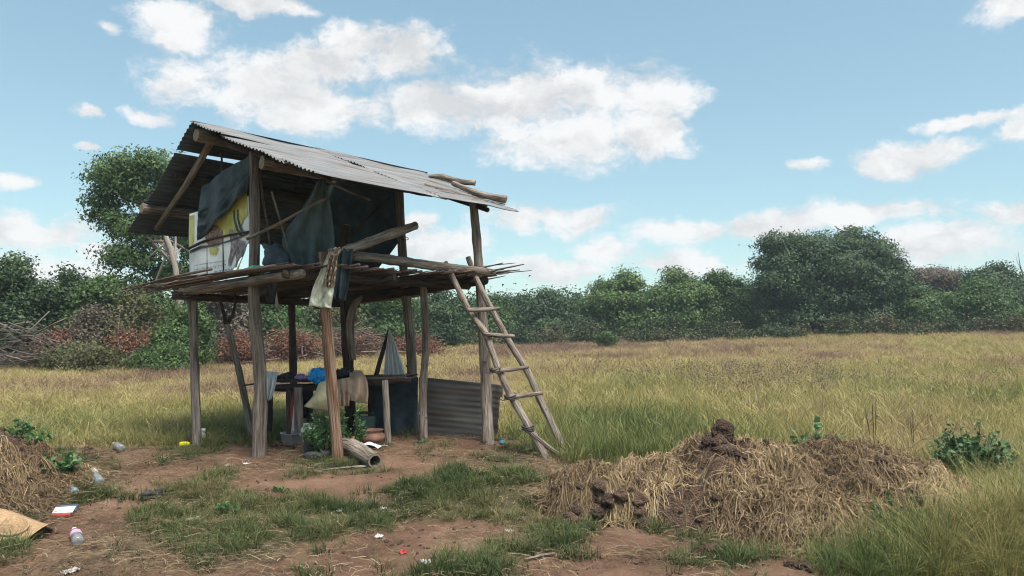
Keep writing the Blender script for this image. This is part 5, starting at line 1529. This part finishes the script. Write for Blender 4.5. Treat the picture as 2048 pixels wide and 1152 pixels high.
def make_heap(name, label, cx, cy, rx, ry, prof, seed, nst, st_w, parts=True):
    nx, ny = 150, 110
    xs = np.linspace(cx - rx * 1.05, cx + rx * 1.05, nx); ys = np.linspace(cy - ry[0] * 1.05, cy + ry[1] * 1.05, ny)
    X, Y = np.meshgrid(xs, ys, indexing='ij')
    hh = heap_height(X, Y, cx, cy, rx, ry, prof, seed); Z = T(X, Y) + hh
    root = thing(name, label, 'heap', (cx, cy, Tz(cx, cy)))
    mb = MB()
    mb.v = [Vector(p) for p in np.stack([X, Y, Z], -1).reshape(-1, 3)]; mb.t = [(0, 0, 0)] * len(mb.v)
    mb.f = [(i * ny + j, (i + 1) * ny + j, (i + 1) * ny + j + 1, i * ny + j + 1) for i in range(nx - 1) for j in range(ny - 1)]
    mb.build('earth', M['soil'], root)
    # straw: bundles combed downhill from combing lines, bending over the lumps
    rs = np.random.RandomState(seed)
    V, F, tin_ = [], [], []
    fx = lambda x, y: float(T(np.array([x]), np.array([y]))[0] + heap_height(np.array([x]), np.array([y]), cx, cy, rx, ry, prof, seed)[0])
    gx, gy = np.gradient(Z, xs, ys)
    n = nst
    sx = cx + rx * (rs.rand(n) * 2 - 1); sy = cy - ry[0] + (ry[0] + ry[1]) * rs.rand(n)
    dens = fbm(sx * 1.5, sy * 1.5, seed + 9, 3) + .12 * (heap_height(sx, sy, cx, cy, rx, ry, prof, seed) > .02)
    keep = (dens > .43 + .14 * rs.rand(n)) & (heap_height(sx, sy, cx, cy, rx, ry, prof, seed) > .01)
    sx, sy = sx[keep], sy[keep]; n = len(sx)
    ii = np.clip(((sx - xs[0]) / (xs[1] - xs[0])).astype(int), 0, nx - 1); jj = np.clip(((sy - ys[0]) / (ys[1] - ys[0])).astype(int), 0, ny - 1)
    ang = np.arctan2(-gy[ii, jj] - .15, -gx[ii, jj]) + rs.normal(0, 1.2, n)
    L = .04 + .30 * rs.rand(n) ** 1.6; w = st_w * rs.uniform(.35, 1.7, n); cv = rs.normal(0, 1.5, n)
    K = 5
    t = np.linspace(0, 1, K)
    aa = ang[:, None] + cv[:, None] * (t[None, :] - .5)
    px = sx[:, None] + np.cumsum(np.cos(aa), 1) * L[:, None] / K; py = sy[:, None] + np.cumsum(np.sin(aa), 1) * L[:, None] / K
    pz = T(px, py) + np.maximum(heap_height(px, py, cx, cy, rx, ry, prof, seed), -.01) + rs.uniform(.004, .04, n)[:, None] + .05 * np.sin(t * 3.14)[None, :] * rs.rand(n)[:, None]
    nxp, nyp = -np.sin(aa), np.cos(aa)
    tw = rs.uniform(-.8, .8, n)[:, None]
    A = np.stack([px - nxp * w[:, None], py - nyp * w[:, None], pz - w[:, None] * tw], -1); B = np.stack([px + nxp * w[:, None], py + nyp * w[:, None], pz + w[:, None] * tw], -1)
    VV = np.stack([A, B], 2).reshape(-1, 3)
    base = np.arange(n)[:, None] * (2 * K) + 2 * np.arange(K - 1)[None, :]
    q = np.stack([base, base + 1, base + 3, base + 2], -1).reshape(-1, 4)
    me = bpy.data.meshes.new('straw'); me.from_pydata(VV.tolist(), [], q.tolist()); me.update()
    tt = np.repeat(np.clip(.46 + .8 * (fbm(sx * 2, sy * 2, seed + 30, 2) - .5) + rs.normal(0, .16, n), 0, 1), K - 1)
    for nm, dta in (('tint', tt), ('rnd', np.full(len(tt), .5))):
        at = me.attributes.new(nm, 'FLOAT', 'FACE'); at.data.foreach_set('value', dta.astype(np.float32))
    me.materials.append(M['straw_mesh'])
    o = bpy.data.objects.new('straw', me); C.objects.link(o); o.parent = root; o.matrix_parent_inverse = Matrix.Translation(root.location).inverted(); o['kind'] = 'stuff'
    cr_ = MB(); rr_ = random.Random(seed)
    for k in range(int(200 * rx)):
        x = cx + rx * rr_.uniform(-.95, .95); y = cy - ry[0] + (ry[0] + ry[1]) * rr_.uniform(.05, .95); s_ = .010 + .045 * rr_.random() ** 3
        if fx(x, y) > Tz(x, y) + .01: cr_.lump((x, y, fx(x, y) + .3 * s_), (s_, s_ * .8, s_ * .7), k, .45, 1.3, 2, Matrix.Rotation(k, 3, 'Z'), hurst=.6)
    o = cr_.build('crumbs', M['soil_dark'], root); o['kind'] = 'stuff'
    return root, fx


M['leaf_sage2'] = plant_material('soft_green_leaves', [(0, (.040, .075, .034)), (.5, (.070, .118, .052)), (1, (.11, .165, .078))], 0.6, 0.3, False)
M['straw_mesh'] = plant_material('matted_straw', [(0, (.050, .033, .021)), (.4, (.130, .090, .053)), (.75, (.245, .182, .102)), (1, (.34, .26, .16))], 0.8, 0.12, False)
hx0, hx1 = 1.0, 4.10
HC, HRX = (hx0 + hx1) / 2, (hx1 - hx0) / 2
hprof = ([-1.0, -.9, -.7, -.45, -.31, -.12, .12, .22, .38, .55, .75, .9, 1.0], [.0, .26, .42, .54, .66, .60, .44, .46, .48, .45, .42, .32, .0])
heap, hz = make_heap('earth_heap', 'long heap of dug earth covered with matted straw at the right', HC, 7.45, HRX, (1.6, .9), hprof, 3, 60000, .0024)
lheap, lhz = make_heap('straw_heap', 'heap of dead grass and earth at the left edge', -5.5, 7.6, 1.08, (.85, .9), ([-1, -.5, 0, .3, .6, .8, 1], [.4, .62, .68, .62, .34, .08, 0]), 8, 16000, .0024)
# clods on the heap
rr = random.Random(5)
cl = [(1446, 852, 7.5, .115, .11, 'upright block of soil standing on top of the heap'), (1418, 865, 7.4, .075, .05, 'clod of dark soil left of the upright block'), (1482, 858, 7.5, .08, .05, 'clod of dark soil right of the upright block'),
      (1520, 862, 7.4, .08, .06, 'rounded clod at the right end of the bare crest'), (1450, 895, 7.1, .11, .05, 'wide dark clod on the front of the heap below the upright block'), (1500, 915, 6.9, .12, .04, 'reddish slab of earth below the wide dark clod'),
      (1660, 905, 7.0, .13, .07, 'dark clod showing through the straw right of the middle'), (1730, 910, 7.0, .12, .06, 'dark clod under the straw near the right end'),
      (1440, 1045, 6.0, .14, .07, 'red-brown clod at the foot of the heap'), (1400, 1060, 5.9, .09, .05, 'small red-brown clod left of the one at the foot of the heap'),
      (1640, 1070, 5.8, .16, .07, 'broken dark clod right of the white crumpled paper'), (1690, 1085, 5.7, .10, .05, 'dark clod near the tall corner grass'), (1600, 1085, 5.6, .10, .05, 'dark clod just below the white crumpled paper'),
      (500, 1140, 5.0, .16, .05, 'dark crumbly clod at the bottom edge of the photo'), (460, 1145, 4.95, .10, .04, 'small dark clod at the bottom edge left of the larger one')]
for k, (px, py, d, rx, rz, lab) in enumerate(cl):
    p = P(px, py, d)
    p.z = (hz(p.x, p.y) if k < 13 and hz(p.x, p.y) > Tz(p.x, p.y) else Tz(p.x, p.y)) + rz * .25
    mb = MB()
    if k == 0:
        p.z = hz(p.x, p.y) + rz * .55
        mb.lump(p + Vector((0, 0, .0)), (rx * 1.0, rx * .85, rz * 1.15), 3, .24, 1.1, 5, hurst=.75, flat=-.7)
    else:
        for q in range(4):
            an = rr.uniform(0, 6.28)
            mb.lump(p + Vector((rr.uniform(-.8, .8) * rx, rr.uniform(-.4, .4) * rx, rr.uniform(-.4, .1) * rz)), (rx * rr.uniform(.35, .7), rx * rr.uniform(.3, .6), rz * rr.uniform(.5, 1.0)), k * 5 + q, .45, 1.2, 4,
                    Matrix.Rotation(an, 3, 'Z') @ Matrix.Rotation(rr.uniform(-.5, .5), 3, 'X'), flat=-.4, hurst=.5)
    tag(mb.build('soil_clod', M['soil' if k in (5, 8, 9) else 'soil_dark'], loc=p), lab, 'clod', 'clods of earth on and round the heap')
blk, bz = make_heap('broken_soil_block', 'undercut block of broken dark soil with straw on top, left of the heap', .86, 7.12, .50, (.30, .60), ([-1, -.8, -.3, .2, .6, .85, 1], [.1, .30, .36, .40, .36, .24, 0]), 15, 5200, .0022)
rr = random.Random(15)
for k in range(22):
    x = .86 + rr.uniform(-.38, .42); y = 7.12 - rr.uniform(.12, .36); s_ = rr.choice([.03, .04, .05, .07, .09])
    z = max(bz(x, y), Tz(x, y)) + rr.uniform(-.2, .5) * s_
    MB().lump((x, y, z), (s_ * 1.1, s_ * .9, s_ * .8), k + 60, .5, 1.2, 3, Matrix.Rotation(k * 1.3, 3, 'Z') @ Matrix.Rotation(.5 * math.sin(k), 3, 'X'), hurst=.6).build('clod', M['soil_dark' if k % 3 else 'soil'], blk)


# ------------------------------------------------------------------ weeds with leaves
def weed(name, label, pos, h, spread, nst, m, seed, leaf=.05, nl=14, cat='plant', aspect=.6, group=None, stems=True):
    rs = np.random.RandomState(seed); rr = random.Random(seed)
    root = thing(name, label, cat, pos, group)
    cc = []; mb = MB()
    for k in range(nst):
        a = rr.uniform(0, 6.283); q = spread * math.sqrt(rr.random())
        e = Vector((math.cos(a) * q, math.sin(a) * q, h * rr.uniform(.55, 1.05) * (1 - .4 * q / spread)))
        st = Vector((e.x * .25, e.y * .25, 0)); md = st.lerp(e, .55) + Vector((0, 0, .04 * h))
        mb.tube([st, md, e], [.006, .005, .002], 5, .05, sub=2)
        for i in range(nl):
            t = rr.uniform(.25, 1.0); b = st.lerp(md, min(1, t * 2)) if t < .5 else md.lerp(e, t * 2 - 1)
            cc.append(tuple(b))
    v, t = leaf_cloud(np.array(cc), 1, (leaf * .7, leaf * .7, leaf * .5), leaf, rs, .6, aspect)
    o = leaf_object('leaves', v, t, m, root); o['kind'] = 'stuff'
    if stems:
        o = mb.build('stems', m); o.parent = root
    return root


weed('leafy_weed', 'bushy green weed round the front corner post under the table', GP(655, 912), .75, .30, 26, M['leaf_weed'], 1, .026, 34, aspect=.4)
weed('pale_flowering_weed', 'grey-green weed with pale tips left of the front corner post', GP(628, 905), .48, .18, 14, M['leaf_sage'], 2, .022, 30, aspect=.45)
weed('leafy_weed', 'green weed right of the front corner post in front of the tan clothes', GP(708, 905), .80, .16, 12, M['leaf_weed'], 3, .024, 28, aspect=.4)
weed('broad_leaved_plant', 'bluish broad-leaved plant growing behind the crest of the heap', Vector((3.35, 8.35, Tz(3.35, 8.35))), .62, .28, 26, M['leaf_blue'], 4, .040, 16, aspect=.8)
p = GP(1915, 1000)
weed('broad_leaved_plant', 'large green broad-leaved plant at the right end of the heap', Vector((p.x + .25, 7.6, Tz(p.x + .25, 7.6))), .80, .42, 80, M['leaf_sage2'], 5, .024, 30, aspect=.7)
p = GP(1770, 1070)
weed('feathery_weed', 'fresh green feathery weed in the tall grass at the right corner', p, .38, .35, 26, M['leaf_weed'], 6, .024, 30, aspect=.3)
weed('small_weed', 'small heart-leaved weed on the bank below the hut', GP(563, 985), .08, .11, 7, M['leaf_weed'], 7, .018, 10, aspect=.8)
weed('small_weed', 'green leafy seedling in the grass left of the heart-leaved weed', GP(450, 1032), .14, .16, 10, M['leaf_weed'], 8, .017, 14, aspect=.7)
weed('creeping_vine', 'dark green creeping vine over the right flank of the straw heap', Vector((-4.78, 7.95, Tz(-4.78, 7.95) + .02)), .36, .28, 22, M['leaf_weed'], 9, .032, 26, aspect=.6)
weed('creeping_vine', 'dark green vine on top of the straw heap at the left edge', Vector((-5.35, 8.15, Tz(-5.35, 8.15) + .22)), .50, .36, 22, M['leaf_weed'], 10, .032, 26, aspect=.6)
weed('small_weed', 'small green tuft of leaves at the foot of the pale twin post', GP(846, 886), .07, .13, 10, M['leaf_weed'], 11, .018, 10, aspect=.4)
weed('tall_dry_weed', 'tall dark dry weed stalks standing in the field behind the heap', Vector((4.6, 9.6, Tz(4.6, 9.6))), .95, .14, 4, M['leaf_grey'], 12, .014, 14, aspect=.3)
weed('tall_dry_weed', 'thin dry weed in the field near the large green plant', Vector((5.2, 9.8, Tz(5.2, 9.8))), .8, .08, 3, M['leaf_grey'], 13, .012, 12, aspect=.3)


def reddish_weeds():
    rs = np.random.RandomState(8); cc = []
    for k in range(120):
        x = rs.normal(6.6, 2.2); y = rs.normal(20.5, 2.2); z = Tz(x, y)
        for q in range(12): cc.append((x + rs.normal(0, .16), y + rs.normal(0, .16), z + rs.uniform(.1, .55)))
    v, t = leaf_cloud(np.array(cc), 6, (.05, .05, .08), .026, rs, .1, .3)
    tag(leaf_object('withered_weeds', v, t, M['leaf_grey']), 'stand of withered brown weeds in the middle of the field', 'weeds', kind='stuff')


reddish_weeds()

# ------------------------------------------------------------------ litter on the ground
p = GP(26, 1072)
Mh = Matrix.Translation(p + Vector((0, 0, .05))) @ Matrix.Rotation(.12, 4, 'Y') @ Matrix.Rotation(.30, 4, 'X')


def bent(q):
    r_ = math.hypot(q.x, q.y)
    if r_ > .11:
        a = math.atan2(q.y, q.x); q = q + Vector((0, 0, (r_ - .11) * (.55 * math.cos(2 * a + .4) - .05)))
    return q


hat = thing('straw_hat', 'wide-brimmed woven straw hat lying at the left edge of the photo', 'hat', p)
MB().lathe([(.0, .135), (.02, .13), (.05, .105), (.08, .07), (.10, .035), (.112, .005)], 36, Mh).build('crown', M['hat'], hat, solid=.006)
MB().lathe([(.112, .005), (.15, .0), (.20, .0), (.26, .004), (.295, .008)], 48, Mh, bent).build('brim', M['hat'], hat, solid=.006)
MB().lathe([(.1075, .034), (.1135, .012)], 36, Mh).build('band', M['brown_cloth'], hat, solid=.004)


def bottle(label, a, b_, rad, m, lab_m=None, name='plastic_bottle'):
    """a lying bottle from its base at pixel a to its mouth at pixel b"""
    A, B = GP(*a), GP(*b_)
    A.z += rad * .9; B.z += rad * .75
    L = (B - A).length
    root = thing(name, label, 'bottle', A.lerp(B, .5) - Vector((0, 0, rad)), 'plastic bottles thrown away by the path')
    q = (B - A).to_track_quat('Z', 'Y').to_matrix().to_4x4()
    Mx = Matrix.Translation(A) @ q
    pr = [(0, .01), (rad * .8, 0), (rad, .02), (rad, L * .25), (rad * .95, L * .3), (rad, L * .36), (rad, L * .62), (rad * .75, L * .76), (rad * .38, L * .88), (rad * .36, L * .95), (rad * .36, L)]
    MB().lathe(pr, 20, Mx).build('body', M[m], root)
    MB().lathe([(0, L), (rad * .42, L), (rad * .42, L * .94), (rad * .38, L * .94)], 14, Mx).build('cap', M['white'], root)
    if lab_m: MB().lathe([(rad * 1.02, L * .38), (rad * 1.02, L * .60)], 20, Mx).build('label_band', M[lab_m], root)


bottle('greenish plastic bottle with pale label lying in the grass by the path', (200, 972), (176, 938), .045, 'bottle_green', 'paper_grey')
bottle('plastic bottle with a red band half buried in grass', (152, 992), (118, 970), .040, 'bottle_green', 'red')
bottle('cloudy plastic bottle sunk in the grass beside the vine', (128, 968), (98, 945), .038, 'bottle_green')
bottle('small crushed clear bottle with pink label on the bare earth', (156, 1094), (148, 1066), .045, 'clear', 'pink')
bottle('crushed bottle far back by the edge of the trodden ground', (243, 905), (228, 893), .05, 'clear')
# flattened carton
p = GP(125, 1034)
ct = thing('drink_carton', 'torn white carton with dark and red sides lying by the path', 'carton', p)
Mz = Matrix.Rotation(.25, 3, 'Z')
MB().box(p + Vector((0, 0, .02)), (.15, .09, .035), Mz).build('base', M['red'], ct, bevel=.004)
MB().box(p + Vector((.0, .02, .058)), (.17, .11, .012), Mz @ Matrix.Rotation(.28, 3, 'X')).build('flap', M['white'], ct, bevel=.003)
MB().box(p + Vector((.0, .085, .06)), (.15, .012, .06), Mz @ Matrix.Rotation(-.3, 3, 'X')).build('back', M['ink_blue'], ct, bevel=.003)
# black shoe
a, b_ = GP(280, 1003), GP(328, 990)
sh = thing('black_shoe', 'old black shoe lying on its side by the path', 'shoe', a.lerp(b_, .5))
ax = (b_ - a).normalized(); an = math.atan2(ax.y, ax.x); Ml = (b_ - a).length
Mr = Matrix.Rotation(an, 3, 'Z').to_4x4()
c = a.lerp(b_, .5)
MB().lump(c + Vector((0, 0, .018)), (Ml * .52, .055, .020), 2, .1, 1.2, 3, Mr).build('sole', M['rubber'], sh)
MB().lump(c - ax * Ml * .18 + Vector((0, 0, .048)), (Ml * .32, .05, .042), 5, .16, 1.4, 3, Mr).build('upper', M['rubber'], sh)
MB().lump(c + ax * Ml * .28 + Vector((0, 0, .045)), (Ml * .2, .045, .03), 7, .25, 1.6, 3, Mr).build('heel_counter', M['rubber'], sh)


def scrap(label, px, py, w, h, m, seed, name='paper_scrap', cat='scrap', ball=False):
    p = GP(px, py)
    mb = MB()
    if ball:
        mb.lump(p + Vector((0, 0, h * .5)), (w * .5, w * .4, h * .6), seed, .55, 2.6, 4, ridge=True)
        o = mb.build(name, M[m], loc=p, smooth=False)
    else:
        rr_ = random.Random(seed); an_ = rr_.uniform(0, 3)
        def fn(u, v):
            x = (u - .5) * w; y = (v - .5) * w * .75
            x += .18 * w * mnoise.noise(Vector((v * 3, seed, u))); y += .18 * w * mnoise.noise(Vector((u * 3, seed + 4, v)))
            z = h * (.25 + abs(mnoise.noise(Vector((u * 3.2 + seed, v * 3.2, seed)))) * 1.6)
            return p + Vector((x * math.cos(an_) - y * math.sin(an_), x * math.sin(an_) + y * math.cos(an_), z))
        o = mb.grid(fn, 10, 8).build(name, M[m], loc=p, smooth=False, solid=.002)
    return tag(o, label, cat, 'scraps of rubbish on the ground')


scrap('crumpled white paper lying against the foot of the heap', 1585, 1062, .12, .12, 'paper_grey', 3, 'crumpled_paper', 'paper', True)
scrap('grey paper scrap on the earth below the straw bank', 962, 946, .12, .02, 'paper_grey', 4)
scrap('small red and white packet on the bare earth in the foreground', 806, 1107, .07, .03, 'red', 5, 'sweet_wrapper', 'wrapper')
scrap('silver crumpled wrapper right of the red packet', 850, 1128, .07, .03, 'white', 6, 'sweet_wrapper', 'wrapper')
scrap('white scrap at the bottom left edge of the photo', 140, 1146, .10, .03, 'paper_grey', 7)
scrap('white tissue shred in the green grass of the bank', 648, 1016, .10, .02, 'paper_grey', 8)
scrap('second tissue shred just right of the first on the bank', 680, 1024, .07, .025, 'paper_grey', 9)
scrap('pale scrap on the small brown lump right of the tissue shreds', 766, 1020, .09, .025, 'paper_grey', 10)
scrap('white square label in the grass below the black shoe', 470, 1069, .055, .02, 'white', 11)
scrap('pale torn scrap lying below the tissue shreds', 757, 1074, .08, .02, 'paper_grey', 12)
scrap('beige chip of wood on the earth in the middle foreground', 1018, 1064, .06, .018, 'paper_grey', 13, 'wood_chip', 'chip')
scrap('pale rag on the dry grass left of the white label', 385, 1040, .12, .025, 'paper_grey', 14, 'rag_scrap', 'rag')
scrap('small white chip on bare earth before the tall front post', 455, 932, .05, .02, 'paper_grey', 15)
scrap('white chip right of the other one before the tall front post', 493, 928, .07, .015, 'white', 16)
scrap('pale scrap beside the dark rubbish left of the trodden ground', 165, 897, .10, .05, 'brown_cloth', 17, 'rag_scrap', 'rag')
scrap('dark scrap of plastic left of the trodden ground', 178, 899, .12, .03, 'rubber', 18, 'plastic_scrap', 'scrap')
scrap('green plastic scrap below the broken soil block', 1117, 1019, .05, .02, 'green_plastic', 19, 'plastic_scrap', 'scrap')
p = GP(1147, 1055)
lathe_at('clay_cup', p + Vector((0, 0, .03)), [(0, .0), (.022, .0), (.034, .03), (.038, .055), (.034, .055), (.026, .02), (0, .015)], 'clay', 'small terracotta cup lying below the broken soil block', 'cup',
         Matrix.Rotation(1.2, 4, 'X') @ Matrix.Rotation(.5, 4, 'Y'))


# ------------------------------------------------------------------ the slightly hazy air
hzm = bpy.data.materials.new('thin_haze'); hzm.use_nodes = True
nt = hzm.node_tree; nt.nodes.clear()
ho_ = nt.nodes.new('ShaderNodeOutputMaterial'); pv = nt.nodes.new('ShaderNodeVolumePrincipled')
pv.inputs['Color'].default_value = (.72, .86, 1.0, 1); pv.inputs['Density'].default_value = .0006; pv.inputs['Anisotropy'].default_value = 0.0
nt.links.new(pv.outputs[0], ho_.inputs['Volume'])
ob = MB().box((0, 296, 6.0), (3400, 620, 16.0)).build('haze', hzm, smooth=False)
tag(ob, 'thin bluish haze in the air over the whole field', 'haze', kind='stuff')
